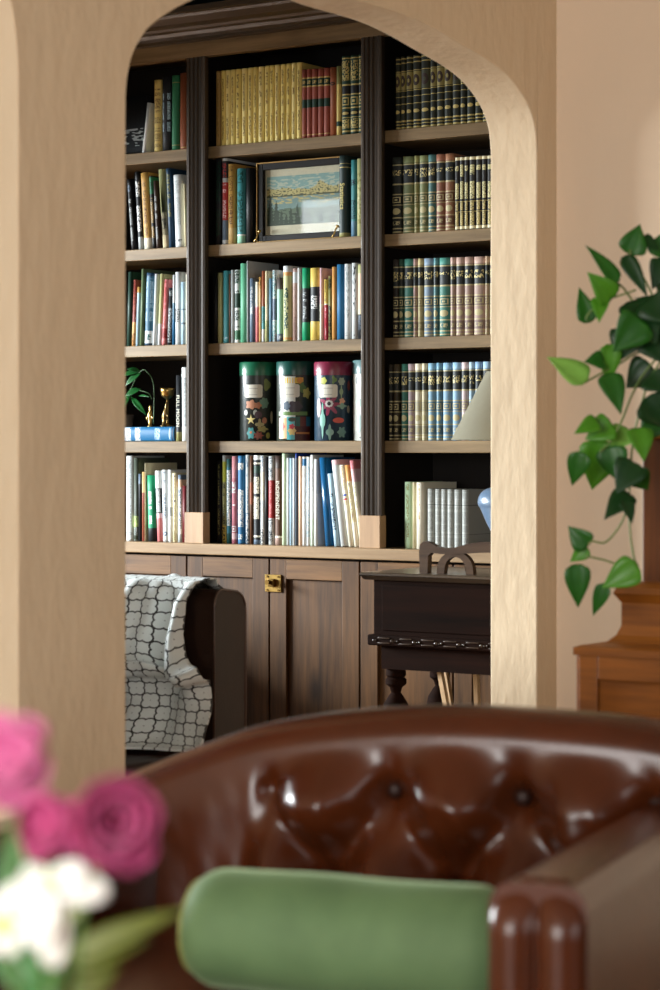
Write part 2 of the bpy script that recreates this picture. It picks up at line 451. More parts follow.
cp = [(YK, ZFR1), (YB - .004, ZFR1), (YB - .016, ZFR1 + .004), (YB - .016, ZFR1 + .013), (YB - .03, ZFR1 + .02), (YB - .036, ZFR1 + .03), (YB - .05, ZFR1 + .034),
      (YB - .054, ZFR1 + .042), (YB - .075, ZFR1 + .05), (YB - .095, ZFR1 + .066), (YB - .1, ZFR1 + .074), (YB - .118, ZFR1 + .076), (YB - .118, ZFR1 + .094), (YK, ZFR1 + .094)]
bm = bmesh.new(); prism(bm, cp, lambda p, q, t: Vector((t, p, q)), BX0 - .02, BX1 + .02)
obj('crown_moulding', bm, M_crown, bc)
# counter and the cupboard below
ct = obj('countertop', box(BX0 - .01, BX1 + .01, YB - .012, YK + .02, ZCB, ZC, .003), M_counter)
tag(ct, 'long stained wooden ledge between the shelves and the cupboard doors', 'countertop')
cab = thing('base_cabinet', ((BX0 + BX1) / 2, YB, 0), 'low knotty wood cupboard run with framed doors under the bookshelves', 'cabinet')
bm = bmesh.new(); bx(bm, BX0, BX1, YB + .03, YK + .02, .0, ZCB)
obj('cabinet_body', bm, M_inner, cab)
dx = [XonY(186, YB), XonY(268.6, YB), XonY(359, YB)]
dp = (dx[2] - dx[0]) / 2
de = [dx[0] - dp * 2, dx[0] - dp, dx[0], dx[1], dx[2], dx[2] + dp, dx[2] + 2 * dp, dx[2] + 3 * dp - .1]
zt = onY(290, 559.5, YB).z
latch_at = None
for a, b in zip(de, de[1:]):
    a += .003; b -= .003
    if b > BX1: b = BX1
    s = .062; z0 = .1
    d = None
    d = obj('door', box(a + s - .002, b - s + .002, YB + .016, YB + .024, z0 + s, zt - s), M_door, cab)
    for xa in (a, b - s): obj('stile', box(xa, xa + s, YB + .004, YB + .028, z0, zt, .0015), M_door, d)
    for za in (z0, zt - s): obj('rail', box(a + s, b - s, YB + .004, YB + .028, za, za + s, .0015), M_rail, d)
bm = bmesh.new(); bx(bm, BX0, BX1, YB + .05, YB + .07, 0, .1); obj('toe_kick', bm, M_inner, cab)
obj('shading_return', box(BX0 - .62, BX0 - .014, 4.95, YK + .01, 0, ZCB - .002, .003), M_door, cab)  # unseen return, added to keep light off the lower doors and desk
# brass latch across two doors
la, lb = XonY(264.5, YB - .004), XonY(280.5, YB - .004); l0, l1 = onY(272, 592, YB).z, onY(272, 574.5, YB).z
bm = bmesh.new(); bx(bm, la, lb, YB - .002, YB + .004, l0, l1, 0, .0015)
lt_ = obj('latch', bm, M_brass, cab)
bm = bmesh.new(); lc = (la + lb) / 2; lz = (l0 + l1) / 2
bx(bm, lc - .012, lc + .012, YB - .016, YB - .002, lz - .01, lz + .014, 0, .003)
tube(bm, [(lc - .004, YB - .012, lz + .004), (lc - .004, YB - .03, lz + .004)], [.006, .008], 12)
for sx in (-1, 1):
    for sz in (-1, 1): tube(bm, [(lc + sx * .021, YB - .002, lz + sz * .021), (lc + sx * .021, YB - .005, lz + sz * .021)], .003, 8)
obj('latch_bolt', bm, plain((120, 92, 48), .35, 1.0, .2), lt_)

# ------------------------------------------------------------------ books
COL = dict(black=(20, 20, 22), ink=(30, 32, 36), navy=(28, 40, 58), white=(226, 228, 226), grey=(168, 174, 174), lgrey=(204, 208, 208), cream=(222, 210, 172),
           ivory=(232, 226, 206), tan=(196, 164, 108), ochre=(190, 146, 74), yellow=(214, 186, 92), oldy=(212, 188, 112), olive=(140, 136, 84), polive=(178, 178, 126),
           green=(40, 112, 74), bgreen=(20, 142, 96), dgreen=(28, 58, 46), mint=(150, 200, 172), pgreen=(188, 214, 176), teal=(66, 138, 142), dteal=(32, 82, 80),
           blue=(40, 106, 150), sblue=(96, 134, 158), pblue=(168, 196, 212), slate=(92, 108, 126), dblue=(26, 58, 84), red=(164, 44, 44), dred=(98, 18, 24),
           brick=(150, 76, 62), rust=(142, 78, 48), brown=(92, 60, 40), dbrown=(54, 36, 28), pink=(208, 124, 124), rose=(176, 104, 116), ppink=(222, 184, 186),
           mauve=(138, 112, 108), mauve2=(160, 132, 120), gold=(206, 176, 104), orange=(206, 150, 84), peach=(226, 190, 160), gilt=(190, 170, 104))
def cl(c): return COL[c] if isinstance(c, str) else c
def cmat(c, rough=.55): return plain(cl(c), rough, 0, .1, spec=.3)
def T(bg, fg, n=30, half=.28, thr=.5, lines=1): return textmat(cl(bg), cl(fg), n, half, .45, thr, lines)
def E(bg, fg='gold', kind='disc'): return emblem(cl(bg), cl(fg), kind)
ALL_BOOKS = []
def cover_bm(w, h, d, bands, bulge, base):
    """spine wrapped round a block: U-shaped section, horizontal bands get their own slots"""
    mats = [base]; rows = []
    for f0, f1, m in bands:
        if m not in mats: mats.append(m)
        rows.append((f0, f1, mats.index(m)))
    rows.sort(key=lambda r: r[0])
    full = []; cur = 0.0
    for f0, f1, mi in rows:
        if f0 > cur + 1e-5: full.append((cur, f0, 0))
        full.append((f0, f1, mi)); cur = f1
    if cur < 1 - 1e-5: full.append((cur, 1.0, 0))
    t = min(.0028, w * .2)
    K = 6
    outer = [(-w / 2, d)] + [(-w / 2, bulge + .012)]
    for k in range(K + 1):
        a = PI * k / K
        outer.append((-w / 2 * math.cos(a), bulge * (1 - math.sin(a)) ** 1.0))
    outer += [(w / 2, bulge + .012), (w / 2, d)]
    inner = []
    for x, y in outer:
        inner.append((max(-w / 2 + t, min(w / 2 - t, x)), y + t if abs(x) < w / 2 - t + 1e-6 else max(y, bulge + t)))
    bm = bmesh.new(); lay = bm.loops.layers.uv.verify()
    n = len(outer)
    def ring(pts, z): return [bm.verts.new((x, y, z)) for x, y in pts]
    zs = [full[0][0]] + [f[1] for f in full]
    ro = [ring(outer, f * h) for f in zs]
    for r, (f0, f1, mi) in enumerate(full):
        for i in range(n - 1):
            f = bm.faces.new((ro[r][i], ro[r][i + 1], ro[r + 1][i + 1], ro[r + 1][i])); f.material_index = mi; f.smooth = 2 <= i < n - 3
            u0 = 0 if i < 2 else min(1, (i - 2) / K); u1 = min(1, max(0, (i - 1) / K))
            for lp_, (u, v) in zip(f.loops, ((u0, 0), (u1, 0), (u1, 1), (u0, 1))): lp_[lay].uv = (u, v)
    ib, it = ring(inner, 0), ring(inner, h)
    for i in range(n - 1):
        bm.faces.new((ib[i + 1], ib[i], it[i], it[i + 1]))
        f = bm.faces.new((ro[-1][i], ro[-1][i + 1], it[i + 1], it[i])); f.material_index = full[-1][2]
        f = bm.faces.new((ro[0][i + 1], ro[0][i], ib[i], ib[i + 1])); f.material_index = full[0][2]
    for i in (0, n - 1):
        bm.faces.new((ro[0][i], *[r[i] for r in ro[1:]], it[i], ib[i]))
    return bm, mats, t
def book(x0, x1, ytop, zs, base, label, bands=(), top=None, Y=YS + .006, depth=.17, bulge=None, group=None, title=None, tcol='white', tsize=None, tpos=.5, tcase=1, page=True, name='book', cat='book'):
    """x0,x1: photo columns of the foot of the spine; top: (x0,x1) of its head when it leans"""
    X0, X1 = XonY(x0, Y), XonY(x1, Y)
    w = (X1 - X0) - .0006
    zt_ = onY((x0 + x1) / 2 if top is None else sum(top) / 2, ytop, Y).z
    lean = 0.0; h = zt_ - zs
    if top is not None:
        dX = XonY(sum(top) / 2, Y) - (X0 + X1) / 2
        lean = math.atan2(dX, h); h = h / math.cos(lean)
        w *= math.cos(lean)
    if bulge is None: bulge = min(.011, w * .32)
    bs = base if isinstance(base, bpy.types.Material) else cmat(base)
    bm, mats, t = cover_bm(w, h, depth, bands, bulge, bs)
    o = obj(name, bm, mats, loc=((X0 + X1) / 2, Y, zs + abs(math.sin(lean)) * w / 2 + .0004))
    o.rotation_euler = (0, lean, 0)
    tag(o, label, cat, group)
    if page:
        bm = bmesh.new(); bx(bm, -w / 2 + t + .0002, w / 2 - t - .0002, bulge + t + .001, depth - .003, .003, h - .0035)
        obj('page_block', bm, M_page, o, loc=(0, 0, 0))
    if title:
        sz = tsize or w * .9
        me = textmesh(title, sz)
        me.materials.append(cmat(tcol, .4))
        tt = bpy.data.objects.new('title_lettering', me); C.objects.link(tt); tt.parent = o
        tt.location = (0, -.0006, h * tpos); tt.rotation_euler = (PI / 2, PI / 2, 0)
    ALL_BOOKS.append(o); return o
ORD = ['first', 'second', 'third', 'fourth', 'fifth', 'sixth', 'seventh', 'eighth', 'ninth', 'tenth', 'eleventh', 'twelfth', 'thirteenth', 'fourteenth', 'fifteenth', 'sixteenth', 'last']

g1, g2, g3, g4, g5 = SH[0], SH[1], SH[2], SH[3], ZC
# ---- side bay partly behind the plaster pier, top shelf
bk = 'books on the top shelf beside the pier'
o = book(112, 147, 97, g1, 'ink', 'wide black volume standing face out behind a pale leaning book', [(.2, .5, T('ink', 'lgrey', 5, .3, .56))], depth=.02, Y=YS + .13, group=bk, bulge=.001)
book(141.4, 144.8, 103, g1, 'lgrey', 'small pale grey book tilting beside the wide black volume', top=(146.4, 150.4), depth=.12, group=bk)
book(153, 160.2, 80, g1, T('oldy', 'brown', 60, .34, .52), 'tan paperback lettered in small dark print on the top shelf', [(.9, 1, cmat('oldy')), (.34, .37, cmat('oldy')), (0, .05, cmat('oldy'))], group=bk)
book(161, 169.6, 77, g1, 'ink', 'black book with two lines of pale blue lettering near green spine', [(.22, .8, T('ink', 'pblue', 42, .12, .45, 2))], group=bk)
book(170.6, 178, 75.5, g1, 'green', 'dark green hardback between black and rust spines on top shelf', [(.06, .07, cmat('olive')), (.9, .91, cmat('olive'))], group=bk)
book(178.6, 187.2, 73, g1, 'rust', 'rust brown cloth hardback, tallest beside the fluted upright', [(.02, .03, cmat('gold'))], group=bk)
# ---- second shelf of that bay
bk = 'books on the second shelf beside the pier'
book(131, 134.6, 180, g2, 'black', 'black leaning book with a round emblem near its head', [(.1, .75, T('black', 'grey', 40, .25)), (.8, .95, E('black', 'slate', 'ring'))], top=(126, 130.4), group=bk)
book(138, 142.4, 172, g2, 'black', 'black leaning book with white lettering and pale foot label', [(0, .16, cmat('grey')), (.2, .93, T('black', 'white', 26, .34, .45))], top=(134, 138.2), group=bk)
book(143.2, 150.8, 173, g2, 'ochre', 'ochre leaning paperback with a column of dark print', [(0, .14, cmat('ivory')), (.14, .9, T('ochre', 'brown', 60, .14))], top=(139, 147.2), group=bk)
book(152, 155.2, 176, g2, 'black', 'slim black leaning book with a green patch at its head', [(.75, .98, E('green', 'dgreen', 'print')), (.1, .72, T('black', 'tan', 36, .3))], top=(148.4, 151.8), group=bk)
book(156, 159.2, 181, g2, 'dbrown', 'slim dark brown leaning book with grey print', [(.1, .8, T('dbrown', 'grey', 40, .25))], top=(152.8, 156), group=bk)
book(162, 168, 169.5, g2, 'polive', 'olive and cream leaning paperback with cream lower half', [(0, .45, cmat('cream')), (.12, .16, E('cream', 'black', 'print'))], top=(156.8, 164), group=bk)
book(168.3, 172.8, 168.5, g2, 'dblue', 'dark blue leaning book with yellow-green lettering', [(.35, .95, T('dblue', 'olive', 34, .25))], top=(164.4, 170.4), group=bk)
book(174.2, 182.6, 175, g2, 'lgrey', 'broad pale grey book with faint grey print on second shelf', [(.25, .95, T('lgrey', 'grey', 50, .25)), (.06, .12, E('lgrey', 'ink', 'print'))], top=(172, 180.2), group=bk)
book(184.4, 186.2, 184, g2, 'cream', 'very slim cream booklet beside the second shelf upright', top=(183, 184.8), group=bk)
book(186.6, 189.6, 178, g2, 'black', 'slim black and green book touching the second shelf upright', [(.35, .6, cmat('green')), (.05, .3, T('black', 'grey', 20))], top=(185.4, 189), group=bk)
# ---- third shelf of that bay
bk = 'books on the third shelf beside the pier'
book(126, 130.2, 272, g3, 'dgreen', 'dark green leaning book at the pier end of third shelf', top=(127.6, 132), group=bk)
book(131, 134.8, 280, g3, T('brick', 'dred', 40), 'brick red leaning book with an orange lower half', [(0, .2, T('orange', 'brown', 10)), (.2, .36, cmat('orange'))], top=(133, 137), group=bk)
book(135.2, 138, 287, g3, 'pblue', 'slim pale blue book with a yellow head band', [(.9, 1, cmat('ochre'))], top=(136.8, 140.2), group=bk)
book(139, 142, 269, g3, 'olive', 'slim grey-green leaning book taller than its neighbours', [(0, 1, cmat((96, 116, 84)))], top=(141, 144.4), group=bk)
book(143.2, 151, 273, g3, 'dblue', 'broad deep blue book with a pale picture at its foot', [(0, .03, cmat('dblue')), (.03, .2, E('lgrey', 'dteal', 'print')), (.3, .95, T((44, 92, 116), 'pblue', 46, .14, .52, 2)), (.2, .3, cmat((44, 92, 116)))], top=(145.6, 152.8), group=bk)
book(152, 155, 274, g3, 'lgrey', 'slim pale grey book leaning after the broad blue one', top=(154.2, 157.6), group=bk)
book(157, 160.2, 274, g3, 'polive', 'olive and cream striped book with a pale foot', [(0, .3, cmat('lgrey'))], top=(159.4, 163.4), group=bk)
book(161, 165.2, 279.5, g3, T('pink', 'red', 50, .2), 'salmon red leaning book with dark red foot lettering', [(.1, .25, T('red', 'dred', 10)), (.0, .1, cmat('pink'))], top=(163.8, 168.2), group=bk)
book(166.6, 170.8, 288, g3, T('ink', 'grey', 18, .4), 'short mottled black and grey book', top=(168.8, 172.2), group=bk)
book(172, 174.1, 275, g3, 'lgrey', 'slim pale book with a blue foot next to silver book', [(0, .36, cmat('blue')), (.36, .6, cmat('sblue'))], top=(172.6, 174.5), group=bk)
book(174.4, 180, 272, g3, 'lgrey', 'silver-white book with grey lettering halfway up', [(.3, .52, T('lgrey', 'ink', 14, .3))], group=bk)
book(180.6, 184.4, 282, g3, 'pblue', 'pale blue book with two dark marks on its spine', [(.32, .35, cmat('slate')), (.55, .57, cmat('slate'))], group=bk)
book(185.2, 188.6, 274, g3, 'ivory', 'ivory book touching the third shelf upright', group=bk)
# ---- fourth shelf of that bay
bk = 'books on the fourth shelf beside the pier'
bo = book(175.2, 180.4, 375.5, g4, 'ink', 'black book lettered FULL MOON standing beside a lying blue volume', [(0, .14, cmat('olive'))], title='FULL MOON', tcol='ivory', tsize=.0185, tpos=.46, group=bk)
book(181, 187.6, 367.5, g4, T('grey', 'lgrey', 60, .3), 'tall silver-grey book with white ends beside the upright', [(0, .2, cmat('white')), (.86, 1, cmat('white'))], top=(180.4, 187.2), group=bk)
# the thick blue volume lying flat: a book turned on its side
Y = YS + .004
bxa, bxb = XonY(116, Y), XonY(174.2, Y)
wd = onY(150, 427, Y).z - g4; hh = bxb - bxa
bm, mats, t = cover_bm(wd, hh, .2, [(.02, .05, cmat('dblue')), (.06, .1, E('blue', 'pblue', 'disc')), (.24, .34, T('blue', 'pblue', 6, .3, .45)), (.58, .68, T('blue', 'white', 5, .4, .45)), (.74, .92, T('blue', 'white', 8, .4, .42)), (.97, 1, cmat('dblue'))], .006, cmat('blue', .35))
o = obj('book', bm, mats, loc=(bxb, Y, g4 + wd / 2 + .0005)); o.rotation_euler = (0, -PI / 2, 0)
tag(o, 'thick blue volume lying flat under the small ornaments', 'book', bk)
bm = bmesh.new(); bx(bm, -wd / 2 + t, wd / 2 - t, .011, .196, .003, hh - .004); obj('page_block', bm, M_page, o, loc=(0, 0, 0))
ZBLUE = g4 + wd + .0008
# ---- bottom shelf of that bay
bk = 'books on the ledge beside the pier'
book(125, 132.6, 456, g5, T('lgrey', 'grey', 34, .22, .5), 'tall pale grey book at the pier end of the ledge', [(.05, .12, E('lgrey', 'grey', 'ring')), (0, .03, cmat('lgrey'))], group=bk)
book(133.2, 137.8, 458, g5, (64, 72, 60), 'dark olive book wearing a lime green sticker', [(.17, .3, T((176, 200, 112), 'ink', 6, .3)), (0, .17, T((64, 72, 60), 'grey', 6))], group=bk)
book(138, 141, 474, g5, 'ink', 'short black book with a slate head beside the olive one', [(.85, 1, cmat('slate'))], group=bk)
book(141.6, 144.6, 472, g5, T('brick', 'rust', 40, .4), 'slim red-brown book with a tan upper part', [(.7, 1, cmat('tan'))], group=bk)
book(144.7, 145.35, 463, g5, 'cream', 'very slim cream booklet behind the green spine', group=bk)
book(147, 155, 475.5, g5, 'bgreen', 'bright green book with a black foot and white lettering', [(0, .2, cmat('ink')), (.24, .78, T('bgreen', 'white', 44, .12, .4))], top=(145.4, 153.4), group=bk)
book(156.6, 162, 471, g5, 'white', 'white, black and coral banded book', [(0, .33, cmat('pink')), (.33, .4, cmat('ppink')), (.4, .75, T('ink', 'lgrey', 9, .3, .35))], top=(153.6, 159.8), group=bk)
book(162.4, 167.6, 470, g5, T('lgrey', 'slate', 22, .24), 'white book with large grey lettering and round foot mark', [(0, .06, cmat('lgrey')), (.06, .16, E('lgrey', 'slate', 'ring')), (.16, .3, cmat('lgrey'))], top=(160.2, 166.6), group=bk)
book(168, 171.8, 470, g5, 'white', 'slim white book with a grey band below its middle', [(.36, .48, cmat('grey'))], top=(167.4, 171), group=bk)
book(172.4, 176.4, 473, g5, T('cream', 'olive', 40, .12), 'cream yellow slim book with one dark mark', [(.56, .62, E('cream', 'ink', 'print')), (.93, .97, E('cream', 'ink', 'print'))], top=(171.6, 176), group=bk)
book(177.4, 181.4, 475, g5, T('white', 'slate', 26, .36), 'slim white book with tan collar and speckled print', [(.93, 1, cmat('slate')), (.82, .93, cmat('peach')), (0, .12, cmat('grey'))], group=bk)
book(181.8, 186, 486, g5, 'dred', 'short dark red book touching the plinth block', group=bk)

# ---- middle bay, top shelf: yellow set, red set, dark set
ys = [215.2, 220.6, 225.1, 230, 235, 241.2, 247.4, 252.6, 257.6, 264.4, 269.1, 274.4, 280.2, 285.6, 290.9, 296.1]
ye = [220, 224.9, 229.6, 234.4, 240.2, 246.2, 252.2, 257.2, 263, 268.9, 273.8, 278.6, 284.8, 290.4, 295.6, 301]
for i, (a, b) in enumerate(zip(ys, ye)):
    bc_ = [(228, 206, 124), (222, 198, 112), (232, 212, 138)][i % 3] if i else (150, 120, 66)  # first volume darker: the upright's shade is put into its colour
    book(a, b, 71.2 - (a - 215) * .108, g1, textmat(bc_, (128, 100, 44), 34, .14, .45, .47), 'yellow ribbed volume, %s from the dark upright in its set' % (ORD[i] if i < 15 else 'last'),
         [(0, .03, cmat(bc_)), (.97, 1, cmat(bc_))], group='yellow volumes on the top shelf', depth=.16)
rs = [(301.4, 305.6), (306.2, 310.8), (311.4, 316.6), (317.4, 322.4), (323.2, 328.6)]
for i, (a, b) in enumerate(rs):
    book(a, b, 69.6 - i * .4, g1, 'brick', 'brick red volume with green bands, %s after the yellow set' % ORD[i],
         [(.44, .56, cmat('dgreen')), (.74, .76, cmat('gold')), (.76, .86, E('dgreen', 'gold', 'print')), (.86, .88, cmat('gold')), (.04, .05, cmat('gold'))], group='red volumes on the top shelf', depth=.16)
book(329.2, 335.4, 67.4, g1, 'rust', 'rust brown book after the brick red set', [(.72, .8, E('rust', 'dbrown', 'ring'))], depth=.16)
book(336, 340, 66.2, g1, 'oldy', 'slim yellow book with an olive head on the top shelf', [(.74, 1, cmat('olive')), (.13, .2, cmat('dgreen'))], depth=.16)
for i, (a, b) in enumerate([(340.6, 348.8), (349.2, 357.6), (358, 363)]):
    book(a, b, 56 - i * .8, g1, 'dgreen', ['black-green gilt volume next to the slim yellow book', 'black-green gilt volume in the middle of its trio', 'black-green gilt volume half hidden by the fluted upright'][i],
         [(.03, .05, cmat('gilt')), (.07, .2, T('dgreen', 'gilt', 5, .35, .45)), (.21, .22, cmat('gilt')), (.24, .3, E('black', 'gilt')), (.33, .345, cmat('gilt')), (.345, .5, E('dgreen', 'gilt', 'box')), (.5, .515, cmat('gilt')), (.515, .62, cmat('black')), (.62, .64, cmat('gilt')), (.67, .95, T('dgreen', 'gilt', 8, .35, .48)), (.96, .975, cmat('gilt'))], group='black-green gilt volumes on the top shelf', depth=.18)
# ---- middle bay, second shelf
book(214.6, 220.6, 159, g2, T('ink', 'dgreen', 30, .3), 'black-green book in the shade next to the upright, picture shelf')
book(221.2, 226.6, 158.4, g2, 'ink', 'black and red slim book with a white foot', [(0, .05, cmat('lgrey')), (.05, .28, cmat('slate')), (.28, .72, T('red', 'ppink', 22, .25)), (.72, .77, cmat('grey')), (.77, .95, T('ink', 'red', 8)), (.97, 1, cmat('lgrey'))])
book(227.2, 233.8, 164, g2, T('ochre', 'brown', 60, .2), 'tan brown book left of the teal one', [(0, .2, cmat('tan'))])
ALL_BOOKS[-1]['label'] = 'tan brown book standing between the black-red and teal ones'
book(236, 243.4, 168.5, g2, T('teal', 'dteal', 20, .3), 'teal book with a pale foot near the picture frame', [(0, .1, cmat('mint')), (.1, .12, cmat('white'))])
book(244.8, 251.4, 168, g2, 'black', 'plain black book standing between the teal book and the frame', Y=YS + .012)
book(338, 346.2, 155.6, g2, (34, 50, 48), 'black-green book lettered Statistics beside the picture', [(0, .05, cmat('olive')), (.85, .86, cmat('gilt')), (.9, .905, cmat('gilt'))], title='Statistics', tcol=(226, 206, 120), tsize=.0235, tpos=.5, depth=.19, Y=YS - .002)
book(350.2, 355.8, 160, g2, T('teal', 'navy', 26, .3), 'teal blue slim book after Statistics', [(.8, 1, cmat('teal')), (0, .2, cmat('sblue'))])
book(356.2, 362.6, 158.6, g2, T('polive', 'olive', 14, .45), 'olive cloth book at the end of the picture shelf')
# ---- middle bay, third shelf
bk = 'mixed books on the third shelf'
R3 = [
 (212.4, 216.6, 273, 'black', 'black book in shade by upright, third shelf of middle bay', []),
 (217.2, 221.2, 273, 'polive', 'olive cream book, second after the shaded black one', []),
 (222, 228.4, 271, 'teal', 'teal blue cloth hardback with a pale foot mark', [(.04, .1, E('teal', 'pblue', 'print'))]),
 (228.7, 230.2, 274, 'brown', 'very slim brown booklet behind the teal hardback', []),
 (230.4, 233.6, 270, 'grey', 'slim grey-green book before a patterned white spine', []),
 (234, 238.8, 270, T('lgrey', 'dgreen', 8, .4, .45), 'white and dark green patterned book', [(.0, .04, cmat('white')), (.04, .17, cmat((60, 110, 80))), (.17, .2, cmat('white')), (.45, .48, cmat('white')), (.48, .68, cmat('dgreen'))]),
 (239.2, 246.4, 263.5, (92, 164, 128), 'tall sea-green cloth book', []),
 (246.6, 248, 261, 'grey', 'thin grey booklet beside the tall sea-green book', []),
 (249, 253.8, 278.5, T('slate', 'lgrey', 16, .16, .5), 'slate blue book with pale lettering', [(0, .4, cmat('slate'))]),
 (255, 258.4, 282, 'ppink', 'pink and white slim short book', [(0, .58, cmat('pink')), (.6, 1, cmat('ivory'))]),
 (258.7, 261, 277, 'tan', 'slim tan book with an ornamental head', [(.82, 1, E('ochre', 'brown', 'print'))]),
 (261.4, 264.2, 271, 'rust', 'slim rust book with a teal middle', [(.18, .5, T('teal', 'dteal', 10)), (0, .18, cmat('lgrey'))]),
 (264.8, 267.4, 271, 'cream', 'slim cream book between rust and blue ones', [(0, .3, cmat('polive'))]),
 (268.8, 271.6, 278.5, 'sblue', 'slim sky blue book, lower than its neighbours', []),
 (272, 275.8, 270, T('lgrey', 'teal', 10, .4), 'pale multicoloured slim book next to the mint panel', [(.3, .6, cmat('slate'))]),
 (276.2, 281.6, 278, 'mint', 'mint green book with dark brown ends', [(0, .12, E('slate', 'lgrey', 'print')), (.82, 1, cmat((84, 76, 72)))]),
 (282, 289.6, 266, T('polive', 'dgreen', 16, .2, .5), 'tall olive cream hardback with dark florid lettering', [(0, .02, cmat('polive')), (.02, .05, cmat('orange')), (.05, .12, cmat('polive')), (.87, .92, cmat('orange')), (.92, 1, cmat('lgrey'))]),
 (292, 297, 268.5, T('mauve2', 'mauve', 30, .2), 'dusty mauve book with a white neighbour', [(.8, .95, cmat('grey'))]),
 (297.2, 299.8, 268, 'white', 'thin white book with a pink tinge beside dusty mauve', []),
 (301, 308, 268, 'ink', 'emerald and black book', [(0, .25, cmat('bgreen')), (.28, .7, T('ink', 'grey', 26, .16)), (.72, 1, cmat('bgreen'))]),
 (309, 318, 268, 'ink', 'broad yellow and black book', [(0, .26, T('yellow', 'oldy', 4)), (.38, .66, T('ink', 'lgrey', 14, .24, .45)), (.74, 1, cmat('yellow'))]),
 (319.4, 322, 268, 'ivory', 'slim ivory book with a pinkish top after yellow-black', [(.5, 1, cmat('ppink'))]),
 (323.8, 327.2, 279.5, 'red', 'short crimson book with a yellow top', [(0, .55, T((176, 48, 66), 'ppink', 30, .12)), (.58, .6, cmat('white')), (.6, 1, T('yellow', 'ink', 8, .12))]),
 (328, 331, 276, T('olive', 'ink', 24, .4, .45), 'slim olive book covered in dark print', []),
 (331.4, 335.6, 267, 'orange', 'pale orange slim book next to the blue hardback', []),
 (336, 342.6, 264.5, 'blue', 'shiny deep blue hardback', []),
 (343.6, 350, 264, T('lgrey', 'grey', 12, .25), 'white book with a grey-green head on third shelf', []),
 (351, 356.8, 263, T('lgrey', 'ink', 9, .2, .6), 'white book with a black branch drawing', []),
 (357.2, 362.8, 264.5, 'peach', 'peach and charcoal book at the end of third shelf', [(0, .33, T('ink', 'slate', 8)), (.33, .4, cmat('cream')), (.88, 1, cmat('polive'))])]
for a, b, yt, c, lb, bands in R3: book(a, b, yt, g3, c, lb, bands, group=bk)
# ---- middle bay, ledge
bk = 'mixed books on the ledge'
R5 = [
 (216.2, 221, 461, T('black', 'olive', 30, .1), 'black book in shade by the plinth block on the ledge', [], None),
 (221.5, 225.4, 455.5, 'olive', 'slim yellow-green book with black marks', [(0, .2, T('yellow', 'ink', 6)), (.2, .7, T('olive', 'ink', 24, .25)), (.7, .93, cmat((176, 178, 60))), (.93, 1, cmat('grey'))], None),
 (226, 230, 459, 'dteal', 'slim dark teal book filled with white lettering', [(.12, .9, T((40, 112, 130), 'white', 30, .4, .42))], None),
 (231, 236, 456.5, 'rose', 'rose pink book with spaced white capitals', [(.05, .12, cmat('ppink')), (.12, .22, E('rose', 'white', 'box')), (.42, .72, T('rose', 'white', 6, .3, .48)), (.75, 1, cmat((196, 132, 138)))], None),
 (237, 242.8, 456, 'blue', 'blue book with large white lettering', [(.02, .14, E('blue', 'white', 'print')), (.16, .95, T('blue', 'white', 22, .4, .42))], None),
 (245, 249, 455, T('grey', 'slate', 26, .2), 'pale blue-grey slim book after a dark gap', [(0, .35, T('slate', 'lgrey', 8))], None),
 (249.3, 252.2, 456, 'brown', 'slim chestnut brown book on the ledge', [(.45, .7, cmat('rust'))], None),
 (252.6, 259.2, 455.5, 'ink', 'charcoal book with tall ivory lettering between stripes', [(.08, .1, cmat('ivory')), (.2, .78, T('ink', 'ivory', 22, .3, .38)), (.9, .92, cmat('ivory')), (.8, .88, cmat('dgreen')), (.0, .05, cmat('slate')), (.95, 1, cmat('white'))], None),
 (260, 264, 456, 'lgrey', 'slim silver and white book with dark marks', [(0, .18, T('white', 'ink', 5, .3)), (.5, .82, cmat('ivory')), (.84, 1, T('white', 'slate', 4, .3))], None),
 (264.3, 267.4, 457, 'black', 'black book between silver and red-banded ones', [], None),
 (267.8, 273, 456.5, T('lgrey', 'navy', 22, .3), 'white book with a broad red band', [(.3, .73, T('red', 'pink', 30, .14))], None),
 (274, 281, 456, 'brown', 'umber book with tall ivory capitals INDEPENDENT', [(.0, .08, cmat('mauve2')), (.08, .1, cmat('ivory')), (.86, 1, cmat('dbrown'))], 'INDEPENDENT'),
 (281.4, 285.8, 453.6, 'pgreen', 'tall pale green book rising above its neighbours', [(0, .8, cmat((206, 224, 190)))], None),
 (286.2, 289, 458, 'lgrey', 'pale magazine next to the tall pale green book', [], None),
 (289.2, 292, 458.5, 'pblue', 'bluish white magazine, second after pale green', [], None),
 (292.2, 294.8, 458, 'lgrey', 'pale grey magazine, third after pale green', [], None),
 (295, 296.8, 453.5, 'slate', 'very thin grey booklet with a blue tip', [(.95, 1, cmat((30, 60, 150)))], None),
 (298, 301.6, 456.5, 'peach', 'peach coloured slim book', [], None),
 (302, 305.4, 457, 'white', 'white slim book with a sky blue patch at its head', [(.9, .98, cmat('blue')), (.3, .5, T('white', 'slate', 20, .1))], None),
 (306, 309.8, 457, T('white', 'pblue', 30, .3), 'white journal with a lilac edge after the sky blue patch', [], None),
 (310, 313.5, 455, 'white', 'white journal with torn pale head', [(.6, .85, T('white', 'slate', 12, .1)), (0, .3, cmat((214, 228, 210)))], None),
 (313.8, 317.2, 459, 'lgrey', 'pale grey journal before the leaning blue binder', [(0, .6, cmat('white'))], None)]
for a, b, yt, c, lb, bands, ti in R5: book(a, b, yt, g5, c, lb, bands, group=bk, title=ti, tcol='ivory', tsize=.0185, tpos=.5)
book(324.4, 331.4, 458, g5, 'blue', 'blue glossy binder leaning among white journals', [(0, 1, plain((24, 88, 132), .25, 0, .1))], top=(318.2, 324.8), group=bk)
book(333.6, 338.6, 474, g5, T('pblue', 'navy', 18, .26, .5), 'pale blue leaning book with dark blue script', [(.75, 1, cmat('pblue')), (0, .2, cmat('pblue'))], top=(326.4, 331.8), group=bk)
